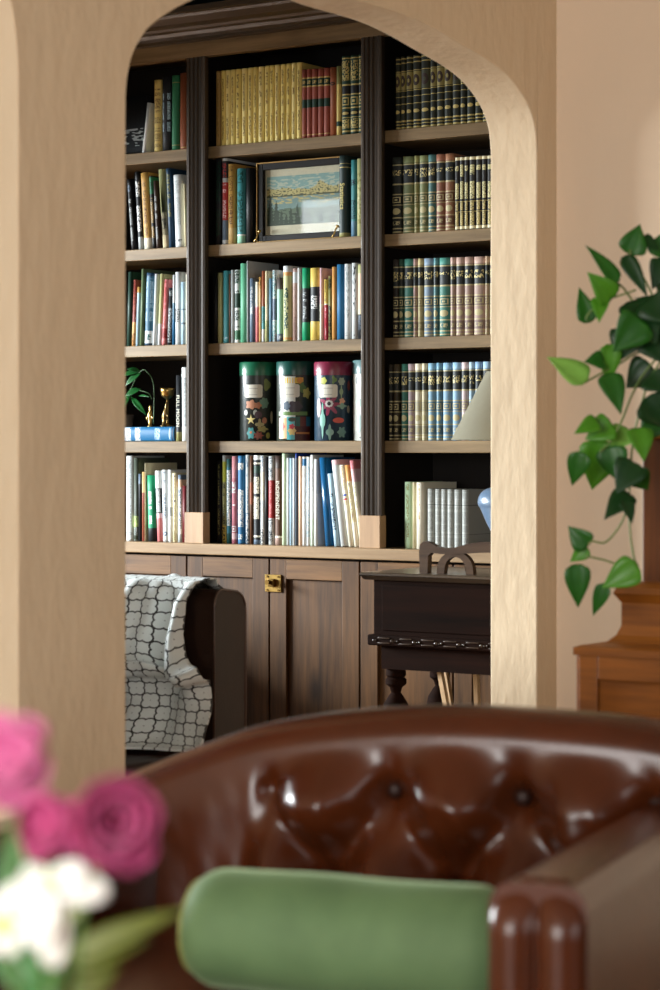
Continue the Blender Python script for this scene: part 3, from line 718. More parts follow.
book(339.7, 347.1, 460.5, g5, 'lgrey', 'broad pale grey leaning folder', [(.94, 1, cmat('ppink'))], top=(330, 337.8), group=bk)
book(348, 352.8, 465.5, g5, T('ivory', 'ochre', 26, .2), 'ivory leaning book with blue and red dots', [(.61, .65, E('ivory', (40, 70, 170))), (.56, .6, E('ivory', (206, 44, 60))), (0, .5, cmat('ivory'))], top=(338.6, 343.6), group=bk)
book(353.8, 358.2, 465.5, g5, T('cream', 'brown', 40, .12), 'cream leaning book with an orange-brown head', [(.8, 1, cmat('orange')), (0, .3, cmat('ivory'))], top=(344, 348.6), group=bk)
book(359.2, 364, 461, g5, T('ivory', 'polive', 26, .12), 'ivory leaning book with a pink head at the plinth block', [(.75, .9, cmat('ppink')), (.9, 1, T('pink', 'rose', 3))], top=(348.8, 353.6), group=bk)

# ---- end bay: leather sets
GB = 'gold'
def gb_bands(c, lt=(174, 162, 120)):
    c2 = tuple(int(v * .8) for v in cl(c))
    return [(.015, .03, cmat(lt)), (.06, .075, cmat(lt)), (.085, .19, E(c2, lt, 'print')), (.2, .215, cmat(lt)), (.225, .36, E(c, lt, 'disc')), (.37, .38, cmat(lt)),
            (.385, .5, E(c2, lt, 'box')), (.505, .52, cmat(lt)), (.52, .635, cmat(c)), (.635, .655, cmat(lt)), (.655, .89, E((32, 37, 38), (206, 190, 130), 'title')), (.89, .905, cmat(lt)), (.92, 1, cmat(tuple(min(255, int(v * 1.15 + 14)) for v in cl(c))))]
gset = 'banded leather set in the end bay'
def leathers(spans, cols, ytops, z, shelfname, y_of, group):
    for i, ((a, b), c) in enumerate(zip(spans, cols)):
        nm = c[0]
        book(a, b, y_of(a), z, c[1], '%s banded leather volume, %s from the upright on %s' % (nm, ORD[i], shelfname), gb_bands(c[1]), group=group, depth=.17, bulge=.009)
s3 = [(392, 397.8), (398.2, 402.6), (403, 412), (412.4, 416.6), (417, 422), (422.8, 432), (432.6, 437.6), (438.2, 448.6), (449.4, 454.6), (455, 463), (463.5, 472), (472.8, 483.6), (484.4, 488.2), (488.8, 495)]
c3 = [('black', (34, 28, 26)), ('dark green', (36, 66, 54)), ('teal', (50, 104, 92)), ('mauve', (150, 122, 116)), ('straw', (164, 152, 108)), ('slate blue', (106, 124, 140)), ('blue-green', (74, 116, 120)), ('broad teal', (56, 112, 100)), ('pinkish mauve', (160, 134, 124)), ('mauve-brown', (152, 126, 114)), ('brown-mauve', (144, 118, 106)), ('broad mauve', (156, 130, 118)), ('thin mauve', (170, 146, 120)), ('last mauve', (160, 140, 112))]
leathers(s3, c3, None, g3, 'the third shelf', lambda a: 259.5 - (a - 392) * .035, 'banded leather volumes on the third shelf')
s4 = [(388, 391.8), (392.4, 398.2), (400.2, 406.6), (407, 413.6), (414, 420.6), (421, 426.2), (427, 434.6), (435.4, 441), (441.8, 450.6), (451.4, 460), (460.5, 467.6), (468, 473.6), (474, 481.2), (481.8, 490)]
c4 = [('black', (26, 22, 18)), ('dark olive', (52, 44, 30)), ('green', (42, 96, 82)), ('mauve', (150, 132, 134)), ('cream', (196, 190, 168)), ('straw', (186, 176, 146)), ('steel blue', (104, 140, 160)), ('teal blue', (92, 130, 150)), ('broad blue', (110, 144, 168)), ('pale blue', (120, 154, 178)), ('pinkish', (176, 156, 156)), ('blue-white', (140, 164, 178)), ('blue', (110, 140, 168)), ('end blue', (128, 156, 178))]
leathers(s4, c4, None, g4, 'the fourth shelf', lambda a: 364.5 - (a - 388) * .03, 'banded leather volumes on the fourth shelf')
s2 = [(391, 400.6), (401.4, 412.2), (413.4, 417.8), (418.4, 426.6), (427.2, 434.6), (435.2, 443.6), (444.2, 452.6)]
c2 = [('black', (30, 34, 30)), ('olive', (98, 106, 70)), ('thin olive', (130, 128, 80)), ('moss green', (112, 118, 78)), ('teal', (62, 98, 96)), ('red-brown', (128, 82, 62)), ('rust', (134, 92, 66))]
leathers(s2, c2, None, g2, 'the second shelf', lambda a: 157.4 - (a - 391) * .07, 'banded leather volumes on the second shelf')
for i, (a, b) in enumerate([(454.4, 459), (459.3, 463.6), (463.9, 468.2), (468.5, 475), (475.3, 481), (481.3, 486.2), (486.5, 492.6)]):
    book(a, b, 157 - i * .35, g2, (28, 24, 22), 'black volume with pale gilt ends, %s after the rust leather' % ORD[i],
         [(.01, .05, cmat('cream')), (.05, .24, T((28, 24, 22), 'gilt', 12, .24, .42)), (.24, .25, cmat('gilt')), (.26, .38, T((28, 24, 22), 'gilt', 8, .2, .42)), (.38, .39, cmat('gilt')), (.4, .92, T((28, 24, 22), (206, 196, 140), 26, .26, .42)), (.95, .99, cmat('cream'))], group='black gilt-ended volumes on the second shelf', depth=.15)
s1 = [(394.6, 399.6), (400, 404.8), (405.4, 411.2), (412, 419.4), (420, 428.6), (429.4, 435.2), (435.8, 442.8), (443.4, 450.6), (451.6, 458.8), (459.4, 465.2), (466, 473.2), (474, 480.8), (481.6, 488)]
for i, (a, b) in enumerate(s1):
    band = (150, 138, 84) if i not in (4, 8) else (70, 72, 54)
    g_ = (36, 40, 32)
    book(a, b, 57.6 - (a - 394) * .16, g1, g_, 'black-green volume with a tan label, %s from the upright, top end shelf' % ORD[i],
         [(.01, .03, cmat('gilt')), (.06, .07, cmat('gilt')), (.1, .12, cmat('gilt')), (.2, .28, E(g_, 'gilt', 'disc')), (.34, .35, cmat('gilt')), (.44, .45, cmat('gilt')), (.52, .53, cmat('gilt')), (.54, .78, E(band, (60, 46, 40), 'ring')), (.79, .8, cmat('gilt')), (.9, .915, cmat('gilt')), (.96, .975, cmat('gilt'))], group='black-green volumes on the top end shelf', depth=.17, bulge=.009)
# ---- end bay, ledge
book(403.4, 411.6, 482, g5, T('pgreen', 'olive', 40, .12), 'pale green book at the shaded start of the end ledge', [(0, .1, cmat('pgreen'))], depth=.18)
book(412, 415, 482.4, g5, 'cream', 'slim cream book beside the pale green one', depth=.18)
book(415.4, 422.6, 482.6, g5, T('ivory', 'tan', 50, .08), 'cream spined book with tan boards before the white set', [(0, .4, cmat('ivory'))], depth=.2, Y=YS)
for i, (a, b) in enumerate([(426.6, 433.2), (434.4, 440.2), (440.5, 446.3), (446.6, 452.6), (453.4, 460.2), (461.2, 467.6)]):
    book(a, b, 489 + i * .2, g5, T((166, 168, 162), (128, 130, 126), 40, .4, .5), 'pale grey-white volume on the end ledge, %s after the cream spine' % ORD[i],
         [(.0, .04, cmat((166, 168, 162))), (.73, .75, cmat((120, 122, 118))), (.25, .26, cmat((120, 122, 118)))], group='grey-white volumes on the end ledge', depth=.15)

# ------------------------------------------------------------------ framed picture
YF = YS + .035
fx0, fx1 = XonY(258.4, YF), XonY(338, YF) + .03
fz1 = onY(258, 164, YF).z; fz0 = g2 + .001
fr = thing('picture_frame', ((fx0 + fx1) / 2, YF, g2), 'dark framed mountain lake picture leaning on the second shelf', 'picture')
bm = bmesh.new(); t = .022
def ring(bm, x0, x1, z0, z1, t, y0, y1, bev=.002):
    bx(bm, x0, x0 + t, y0, y1, z0, z1, 0, bev); bx(bm, x1 - t, x1, y0, y1, z0, z1, 0, bev)
    bx(bm, x0 + t, x1 - t, y0, y1, z0, z0 + t, 0, bev); bx(bm, x0 + t, x1 - t, y0, y1, z1 - t, z1, 0, bev)
ring(bm, fx0, fx1, fz0, fz1, t, YF - .006, YF + .018)
obj('frame', bm, plain((20, 15, 12), .5, spec=.15), fr)
bm = bmesh.new(); ring(bm, fx0 - .002, fx1 + .002, fz0 - .0005, fz1 + .002, .004, YF - .01, YF - .004, .001)
obj('gilt_lip', bm, plain((150, 116, 62), .4, .6), fr)
ix0, ix1, iz0, iz1 = fx0 + t, fx1 - t, fz0 + t, fz1 - t
obj('mat_board', box(ix0, ix1, YF + .008, YF + .011, iz0, iz1), plain((196, 190, 164), .8), fr)
# the print: sky, far range, near range, lake, reflections, firs
sx0, sx1, sz0, sz1 = ix0 + .006, ix1 - .004, iz0 + .03, iz1 - .022
def print_tone(a, b):
    n1 = mnoise.noise(Vector((a * 9, 1.3, 0))); n2 = mnoise.noise(Vector((a * 26, 4.1, 0))); n3 = mnoise.noise(Vector((a * 14, b * 30, 3)))
    far = .73 + .05 * n1 + .035 * n2 + .13 * math.exp(-((a - .74) / .08) ** 2) + .04 * math.exp(-((a - .2) / .1) ** 2)
    near = .61 + .02 * n2 + .02 * n1
    for tx, th, tw in ((.05, .62, .07), (.13, .5, .07), (.2, .3, .05), (.33, .34, .05), (.42, .42, .05), (.5, .36, .045), (.58, .26, .045), (.74, .3, .05), (.9, .24, .06), (.27, .22, .05)):
        if b < th and abs(a - tx) < tw * (1 - b / th) * (.75 + .25 * math.sin(b * 90)) + .004: return 6
    if b > far: return 1 if n3 > .05 + .25 * (b > .93) else 0
    if b > near: return 2 if mnoise.noise(Vector((a * 40, b * 40, 0))) > -.2 else 3
    if b > .575: return 3
    if b > .575 - (far - .575) * .8: return 2 if n3 > .1 else 4
    if b > .34 + .05 * n1: return 4
    return 5 if n3 > -.25 else 6
bm = bmesh.new(); W_, H_ = sx1 - sx0, sz1 - sz0; NA, NB = 96, 64
gv = [[bm.verts.new((sx0 + W_ * i / NA, YF + .0076, sz0 + H_ * j / NB)) for j in range(NB + 1)] for i in range(NA + 1)]
for i in range(NA):
    for j in range(NB):
        f = bm.faces.new((gv[i][j], gv[i + 1][j], gv[i + 1][j + 1], gv[i][j + 1])); f.material_index = print_tone((i + .5) / NA, (j + .5) / NB)
obj('print', bm, [plain((122, 156, 150), .7), plain((166, 176, 158), .7), plain((178, 166, 108), .7), plain((70, 76, 48), .7), plain((112, 138, 132), .7), plain((86, 104, 80), .7), plain((46, 60, 42), .7)], fr)
m, nt, bs = newmat('picture_glass'); nt.nodes.remove(bs)
tr = nd(nt, 'ShaderNodeBsdfTransparent'); gl = nd(nt, 'ShaderNodeBsdfGlossy'); gl.inputs['Roughness'].default_value = .02
lw = nd(nt, 'ShaderNodeLayerWeight'); mx = nd(nt, 'ShaderNodeMixShader')
fr_ = math_(nt, 'ADD', .045, math_(nt, 'MULTIPLY', math_(nt, 'POWER', lw.outputs['Facing'], 5.0), .9))
nt.links.new(fr_, mx.inputs[0]); nt.links.new(tr.outputs[0], mx.inputs[1]); nt.links.new(gl.outputs[0], mx.inputs[2]); nt.links.new(mx.outputs[0], nt.nodes['Material Output'].inputs[0])
obj('glass', box(ix0, ix1, YF - .001, YF + .001, iz0, iz1), m, fr)
# small brass easel feet holding it
for k, (px, lb) in enumerate([(256.5, 'small brass display easel foot by the picture frame corner, black book side'), (334.5, 'small brass display easel foot in front of the frame beside Statistics')]):
    p = onY(px, 243, YF - .022); p.z = g2
    e = thing('display_easel', p, lb, 'ornament', 'brass easel feet')
    bm = bmesh.new()
    tube(bm, [p + Vector((-.006, -.004, .003)), p + Vector((0, -.002, .012)), p + Vector((.004, 0, .026)), p + Vector((.008, .004, .034))], [.003, .0026, .0024, .003], 8)
    obj('hook_arm', bm, M_brass, e, True)
    bm = bmesh.new(); lathe(bm, [(.0001, 0), (.004, .001), (.0058, .005), (.004, .009), (.0001, .0105)], p + Vector((.009, .004, .031)), 14)
    obj('finial', bm, M_brass, e, True)

# ------------------------------------------------------------------ canisters
def cyl_patch(bm, R, cx, cy, cz, ang0, v0, poly, mi, lift=.0006):
    """polygon (a,b) in metres wrapped on the cylinder around angle ang0, height v0"""
    def pt(a, b):
        g = ang0 + a / R
        return (cx + (R + lift) * math.cos(g), cy + (R + lift) * math.sin(g), cz + v0 + b)
    ca = sum(p[0] for p in poly) / len(poly); cb = sum(p[1] for p in poly) / len(poly)
    n = len(poly); V = [bm.verts.new(pt(*p)) for p in poly]; M2 = [bm.verts.new(pt((p[0] + ca) / 2, (p[1] + cb) / 2)) for p in poly]; c = bm.verts.new(pt(ca, cb))
    for i in range(n):
        j = (i + 1) % n
        f = bm.faces.new((V[i], V[j], M2[j], M2[i])); f.material_index = mi
        f = bm.faces.new((M2[i], M2[j], c)); f.material_index = mi
def blob(rx, ry, lobes=0, amp=0, n=20, rot=0):
    out = []
    for i in range(n):
        a = 2 * PI * i / n; r = 1 + amp * math.cos(lobes * a)
        x, y = rx * r * math.cos(a), ry * r * math.sin(a)
        out.append((x * math.cos(rot) - y * math.sin(rot), x * math.sin(rot) + y * math.cos(rot)))
    return out
def rrect(w, h, r=.006, n=4):
    out = []
    for cx, cy, a0 in ((w / 2 - r, h / 2 - r, 0), (-w / 2 + r, h / 2 - r, PI / 2), (-w / 2 + r, -h / 2 + r, PI), (w / 2 - r, -h / 2 + r, 1.5 * PI)):
        for k in range(n + 1):
            a = a0 + PI / 2 * k / n; out.append((cx + r * math.cos(a), cy + r * math.sin(a)))
    return out
def wrapped_rect(bm, R, cx, cy, cz, ang0, v0, w, h, mi, lift=.0005, n=10):
    vs = [[bm.verts.new((cx + (R + lift) * math.cos(ang0 + (i / n - .5) * w / R), cy + (R + lift) * math.sin(ang0 + (i / n - .5) * w / R), cz + v0 + s * h / 2)) for i in range(n + 1)] for s in (-1, 1)]
    for i in range(n):
        f = bm.faces.new((vs[0][i], vs[0][i + 1], vs[1][i + 1], vs[1][i])); f.material_index = mi
def canister(px0, px1, ytop, body, lid, label, motifs, cat='canister', bx_=None):
    R = .0605; Yc = YS + (.046 if px0 > 352 else .012) + R
    cxm = XonY((px0 + px1) / 2, Yc); cx, cy, cz = cxm, Yc, g4
    h = onY((px0 + px1) / 2, ytop, Yc - R).z - g4
    t = thing('canister', (cx, cy, cz), label, cat, 'printed cylindrical canisters on the fourth shelf')
    hl = h * .17
    bm = bmesh.new(); lathe(bm, [(R * .97, .0006), (R, .003), (R, h - hl)], (cx, cy, cz), 48)
    for f in bm.faces: f.material_index = 0
    mats = [plain(body, .35)]
    def mi(c):
        m_ = plain(c, .4)
        if m_ not in mats: mats.append(m_)
        return mats.index(m_)
    # angle that faces the camera
    A = math.atan2(-cy, -cx)
    for kind, ao, v, args, c in motifs:
        ang = A + ao
        if kind == 'blob': cyl_patch(bm, R, cx, cy, cz, ang, v * h, blob(*args), mi(c), .0005 + .0001 * len(mats))
        elif kind == 'rect': wrapped_rect(bm, R, cx, cy, cz, ang, v * h, args[0], args[1], mi(c), .0003 + .00008 * len(mats))
        elif kind == 'poly': cyl_patch(bm, R, cx, cy, cz, ang, v * h, args, mi(c), .0005 + .0001 * len(mats))
    obj('body', bm, mats, t, True, ang=40)
    bm = bmesh.new(); lathe(bm, [(R + .0012, h - hl), (R + .0014, h - hl + .002), (R + .0014, h - .003), (R - .001, h), (.001, h)], (cx, cy, cz), 48)
    obj('lid', bm, plain(lid, .3, 0, .08), t, True, ang=40)
    la = A - .3
    bm = bmesh.new(); lw_, lh_, lr = .06, h * .165, .007
    xs_ = [-lw_ / 2 + lr * (1 - math.cos(PI / 2 * k / 4)) for k in range(5)] + [-lw_ / 2 + lr + (lw_ - 2 * lr) * k / 12 for k in range(1, 12)] + [lw_ / 2 - lr * (1 - math.cos(PI / 2 * (4 - k) / 4)) for k in range(5)]
    cols = []
    for x_ in xs_:
        e_ = max(0, abs(x_) - (lw_ / 2 - lr)); hh2 = lh_ / 2 - lr + math.sqrt(max(0, lr * lr - e_ * e_)); g_2 = la + x_ / R
        cols.append([bm.verts.new((cx + (R + .0016) * math.cos(g_2), cy + (R + .0016) * math.sin(g_2), cz + h * .63 + q_ * hh2)) for q_ in (-1, 1)])
    for p_, q_ in zip(cols, cols[1:]): bm.faces.new((p_[0], q_[0], q_[1], p_[1]))
    lbl = obj('paper_label', bm, plain((222, 218, 204), .6, 0, .05), t, True)
    bm = bmesh.new()
    wrapped_rect(bm, R, cx, cy, cz, la, h * .665, .03, .0016, 0, .002); wrapped_rect(bm, R, cx, cy, cz, la, h * .62, .04, .0035, 1, .002); wrapped_rect(bm, R, cx, cy, cz, la, h * .585, .026, .0014, 0, .002)
    obj('label_rules', bm, [plain((150, 146, 136), .6), textmat((222, 218, 204), (70, 66, 60), 8, .5, .5, .45)], lbl)
    return t, A, R, (cx, cy, cz), h
star = []
for i in range(10):
    r = .017 if i % 2 == 0 else .006; a = PI / 2 + i * PI / 5; star.append((r * math.cos(a), r * math.sin(a)))
canister(242, 275.4, 361.6, (30, 36, 32), (30, 104, 74), 'black botanical canister with a green lid and starfish print',
    [('blob', .45, .71, (.012, .018, 3, .2), (112, 122, 66)), ('blob', .28, .48, (.015, .017, 7, .15), (96, 132, 112)), ('blob', -.42, .46, (.018, .014, 5, .2), (186, 128, 98)), ('blob', -.05, .45, (.012, .01, 5, .2), (178, 110, 70)),
     ('poly', -.42, .27, star, (214, 196, 130)), ('blob', -.72, .36, (.007, .009), (176, 180, 170)), ('blob', -.18, .36, (.007, .009), (176, 180, 170)), ('blob', .05, .21, (.011, .014, 4, .4), (170, 160, 110)), ('blob', -.42, .1, (.013, .018, 6, .2), (70, 140, 140)),
     ('blob', -.42, .11, (.004, .004), (210, 120, 80)), ('blob', -.02, .07, (.014, .012, 7, .35), (150, 70, 52)), ('blob', .2, .15, (.016, .009, 5, .25), (160, 150, 84)), ('blob', .5, .07, (.007, .01), (150, 146, 70)), ('blob', .3, .26, (.008, .01), (170, 110, 80)), ('blob', -.02, .33, (.012, .012), (70, 40, 52)), ('blob', .72, .3, (.005, .02), (180, 170, 140))])
canister(278.6, 313, 361, (36, 42, 32), (22, 74, 66), 'vegetable label canister with dark green lid and yellow banner',
    [('rect', -.45, .42, (.052, .8 * .245), (214, 214, 206)), ('rect', -.3, .76, (.085, .018), (222, 186, 60)), ('blob', .22, .76, (.01, .01), (206, 140, 50)), ('blob', .3, .67, (.014, .016, 5, .2), (86, 110, 50)), ('blob', .6, .6, (.014, .016, 5, .2), (170, 160, 84)),
     ('blob', -.05, .43, (.024, .018, 6, .12), (52, 40, 52)), ('blob', -.5, .44, (.012, .014, 5, .15), (92, 106, 120)), ('rect', -.2, .345, (.1, .012), (100, 130, 70)), ('rect', -.75, .16, (.032, .065), (220, 170, 120)), ('blob', -.75, .18, (.009, .012, 5, .2), (200, 70, 40)),
     ('rect', -.2, .16, (.034, .072), (90, 178, 184)), ('blob', -.2, .13, (.012, .014, 6, .2), (220, 190, 120)), ('blob', -.2, .18, (.009, .008, 5, .2), (190, 60, 70)), ('blob', -.2, .27, (.012, .007), (60, 66, 50)), ('rect', .38, .15, (.052, .075), (74, 26, 22)), ('rect', .38, .245, (.018, .03), (104, 44, 32)), ('rect', .7, .245, (.018, .03), (34, 90, 110)), ('rect', .1, .245, (.014, .03), (26, 92, 84)), ('rect', .38, .1, (.046, .006), (190, 120, 60))])
flower = blob(.026, .026, 7, .42, 56)
canister(315, 352.4, 361.4, (28, 54, 72), (126, 40, 66), 'navy floral canister with a wine red lid',
    [('blob', -.55, .76, (.011, .011, 5, .12), (190, 196, 96)), ('blob', .02, .77, (.007, .012, 3, .3), (96, 130, 60)), ('blob', .42, .75, (.011, .012, 6, .15), (150, 160, 140)), ('blob', .4, .62, (.005, .018, 4, .3), (140, 160, 124)), ('poly', -.22, .46, flower, (150, 50, 84)), ('blob', -.24, .47, (.013, .011, 8, .1), (214, 210, 206)), ('blob', -.24, .47, (.006, .006), (40, 34, 40)),
     ('blob', .44, .5, (.009, .01, 5, .2), (206, 150, 120)), ('blob', .44, .44, (.014, .008, 4, .3), (130, 160, 140)), ('blob', .25, .26, (.018, .0085), (206, 84, 66)), ('blob', -.6, .26, (.008, .045, 4, .3), (110, 166, 150)), ('blob', -.85, .42, (.008, .03), (170, 70, 100)), ('blob', -.2, .11, (.01, .02, 4, .3), (120, 156, 140)), ('blob', .42, .11, (.013, .016, 6, .25), (104, 140, 130)), ('blob', .82, .4, (.006, .012), (150, 140, 120)), ('blob', .85, .7, (.006, .016), (120, 60, 56))])
canister(353.4, 391.6, 359.6, (214, 214, 206), (92, 122, 124), 'white mushroom print canister with a grey-blue lid half hidden by the upright',
    [('blob', -.55, .46, (.03, .014, 3, .1), (120, 150, 136)), ('blob', -.5, .36, (.024, .02, 5, .15), (190, 186, 190)), ('blob', -.75, .22, (.01, .03), (110, 140, 132)), ('blob', -.4, .2, (.012, .024, 3, .2), (150, 164, 160)), ('rect', -.5, .74, (.012, .02), (70, 72, 74)), ('blob', -.9, .75, (.006, .012), (90, 92, 94)), ('blob', -.4, .04, (.02, .004), (120, 124, 120))])

# ------------------------------------------------------------------ ornaments on the fourth shelf
def leaf_bm(bm, b, t, w, nrm, droop=.15, mi=0, n=8, cup=.25, uvw=None, pts=None):
    """pointed leaf from base b to tip t, width w, facing nrm"""
    b = Vector(b); t = Vector(t); d = t - b; L = d.length; dn = d.normalized()
    s = dn.cross(nrm).normalized(); up = s.cross(dn).normalized()
    prof = pts or [(0, .0), (.08, .55), (.22, .92), (.38, 1), (.55, .86), (.72, .58), (.88, .25), (1, 0)]
    K = 12; rows = []
    for i in range(K + 1):
        a = i / K; hw = interp(prof, a) * w / 2
        c = b + d * a + up * (-droop * L * (a - .5) ** 2 * 2 + droop * L * .5)
        rows.append([bm.verts.new(c + s * (hw * x) + up * (cup * hw * abs(x) ** 1.4)) for x in (-1, -.5, 0, .5, 1)])
    for r0, r1 in zip(rows, rows[1:]):
        for k in range(4):
            f = bm.faces.new((r0[k], r0[k + 1], r1[k + 1], r1[k])); f.material_index = mi
def thick(bm, th):
    bmesh.ops.remove_doubles(bm, verts=bm.verts, dist=1e-6)
    THICK[id(bm)] = th; return bm
VIEW = Vector((ST, -CT, 0))     # towards the camera
M_leafd = plain((26, 92, 38), .35, 0, .3)
yp = YS + .15
pp = onY(119, 440, yp); pp.z = g4 + .0006
pl_ = thing('potted_palm', pp, 'small potted palm with drooping green blades behind the pier edge', 'plant')
bm = bmesh.new(); lathe(bm, [(.03, 0), (.04, .01), (.05, .08), (.052, .09), (.046, .09), (.044, .08), (.001, .078)], pp, 24); obj('pot', bm, plain((70, 60, 54), .5), pl_, True, ang=40)
bm = bmesh.new()
for a in ([(119, 432), (124, 405), (140, 372), (148, 373), (153.5, 384), (154, 405), (153.5, 424)], [(118, 432), (122, 400), (136, 391), (148, 393), (152, 399)]):
    tube(bm, catmull([onY(x, y, yp - .03) for x, y in a], 4), .0016, 6)
obj('stems', bm, plain((70, 104, 60), .45), pl_, True)
bm = bmesh.new(); yq = yp - .05
for b, t_, w in [((141, 373), (125, 386), .024), ((140, 371), (127, 369), .018), ((141, 389), (125, 396), .026), ((131, 397), (147, 416), .022), ((130, 397), (121, 410), .016), ((138, 396), (150, 397), .008), ((136, 392), (122, 400), .018), ((139, 372), (120, 376), .02)]:
    leaf_bm(bm, onY(*b, yq), onY(*t_, yq - .02), w, Vector((.3, -.8, .5)), .12, 0, pts=[(0, .1), (.25, .8), (.45, 1), (.7, .7), (1, 0)])
thick(bm, .0006); obj('blades', bm, M_leafd, pl_, True)
# brass goblet and two little figures on the blue volume
gp = onY(167.5, 427, YS + .07); gp.z = ZBLUE
g_ = thing('brass_goblet', gp, 'shallow brass goblet standing on the lying blue volume', 'goblet')
zr = onY(167.5, 388, YS + .07).z - ZBLUE
bm = bmesh.new(); lathe(bm, [(.02, 0), (.021, .003), (.008, .008), (.004, .015), (.0035, zr - .045), (.006, zr - .036), (.014, zr - .032), (.02, zr - .024), (.0225, zr - .01), (.024, zr), (.0222, zr), (.019, zr - .02), (.001, zr - .028)], gp, 32)
obj('cup', bm, M_brass, g_, True)
for px, y0, lb, cc in [(150.2, 405, 'small gilt figure standing nearest the palm on the blue volume', (190, 160, 96)), (163.4, 402, 'small dark gilt bird figure beside the brass goblet', (128, 104, 62))]:
    p = onY(px, 427, YS + .035); p.z = ZBLUE
    f = thing('figurine', p, lb, 'ornament'); hh_ = onY(px, y0, YS + .035).z - ZBLUE
    bm = bmesh.new(); lathe(bm, [(.001, 0), (.009, .0), (.009, .003), (.005, .006), (.0075, hh_ * .35), (.0085, hh_ * .5), (.006, hh_ * .68), (.003, hh_ * .76), (.0045, hh_ * .86), (.0035, hh_ * .96), (.0005, hh_)], p, 18)
    for v in bm.verts: v.co.x += (v.co.z - p.z) * .18 if px > 155 else 0
    obj('body', bm, plain(cc, .3, .8, .3), f, True)
    bm = bmesh.new(); q = p + Vector((.18 * hh_ * .6 if px > 155 else 0, 0, hh_ * .55))
    for s in (-1, 1): tube(bm, [q + Vector((s * .004, 0, 0)), q + Vector((s * .011, -.003, -.008)), q + Vector((s * .012, -.005, -.018))], [.003, .0026, .0012], 8)
    obj('wings', bm, plain(cc, .3, .8, .3), f, True)

# ------------------------------------------------------------------ desk in front of the bookcase
YD0, YD1 = 5.58, 5.93
DX0 = XonY(373.5, YD0); DX1 = -2.62
zT = onY(430, 574.3, YD0 - .02).z
dk = thing('desk', ((DX0 + DX1) / 2, (YD0 + YD1) / 2, 0), 'near-black carved wooden desk on turned legs before the bookcase', 'desk')
tp = [(YD0 - .022, zT - .012), (YD0 - .03, zT - .008), (YD0 - .03, zT - .003), (YD0 - .024, zT), (YD1 + .02, zT), (YD1 + .02, zT - .016), (YD0 - .008, zT - .022)]
bm = bmesh.new(); prism(bm, tp, lambda p, q, t: Vector((t, p, q)), DX0 - .028, DX1 + .02); obj('desk_top', bm, M_desktop, dk)
zm1, zm0, zb0 = onY(430, 637, YD0).z, onY(430, 648, YD0).z, onY(430, 672, YD0).z
obj('drawer_case', box(DX0, DX1, YD0, YD1, zm0, zT - .016, .003), M_desk, dk)
bm = bmesh.new(); bx(bm, DX0 + .03, DX1 - .03, YD0 - .004, YD0, zm1 + .012, zT - .035, 0, .002); obj('front_panel', bm, M_desk, dk)
bm = bmesh.new(); bx(bm, DX0 - .012, DX1 + .012, YD0 - .016, YD1, zm0, zm1, 0, .005, 3)
mo = obj('carved_moulding', bm, M_desk, dk)
bm = bmesh.new()
for i in range(14):
    x = DX0 + .01 + i * .0725; zc = (zm0 + zm1) / 2
    for s in (-1, 1): bx(bm, x + .016, x + .056, YD0 - .02, YD0 - .015, zc + s * .007 - .002, zc + s * .007 + .002, 0, .001)
    lathe(bm, [(.0005, -.005), (.005, -.003), (.006, 0), (.005, .003), (.0005, .005)], (x + .064, YD0 - .018, zc), 10)
    for k in range(2): lathe(bm, [(.0005, -.004), (.0028, 0), (.0005, .004)], (x + .002 + k * .007, YD0 - .018, zc), 8)
obj('carved_beads', bm, plain((58, 46, 38), .25, 0, .2), mo, True)
obj('apron', box(DX0 + .02, DX1 - .02, YD0 + .01, YD1 - .02, zb0, zm0), M_desk, dk)
lx = XonY(396, YD0 + .05)
for x in (lx, DX1 - .06):
    for y in (YD0 + .05, YD1 - .06):
        bm = bmesh.new()
        lathe(bm, [(.001, zb0), (.028, zb0), (.029, zb0 - .02), (.024, zb0 - .026), (.03, zb0 - .032), (.03, zb0 - .045), (.018, zb0 - .055), (.014, zb0 - .07), (.02, zb0 - .078), (.034, zb0 - .1), (.04, zb0 - .13), (.036, zb0 - .17), (.024, zb0 - .21), (.018, zb0 - .24), (.026, .2), (.028, .1), (.018, .05), (.026, .03), (.026, .001), (.001, 0)], (x, y, 0), 24)
        lg = obj('leg', bm, M_desk, dk, True, ang=40)
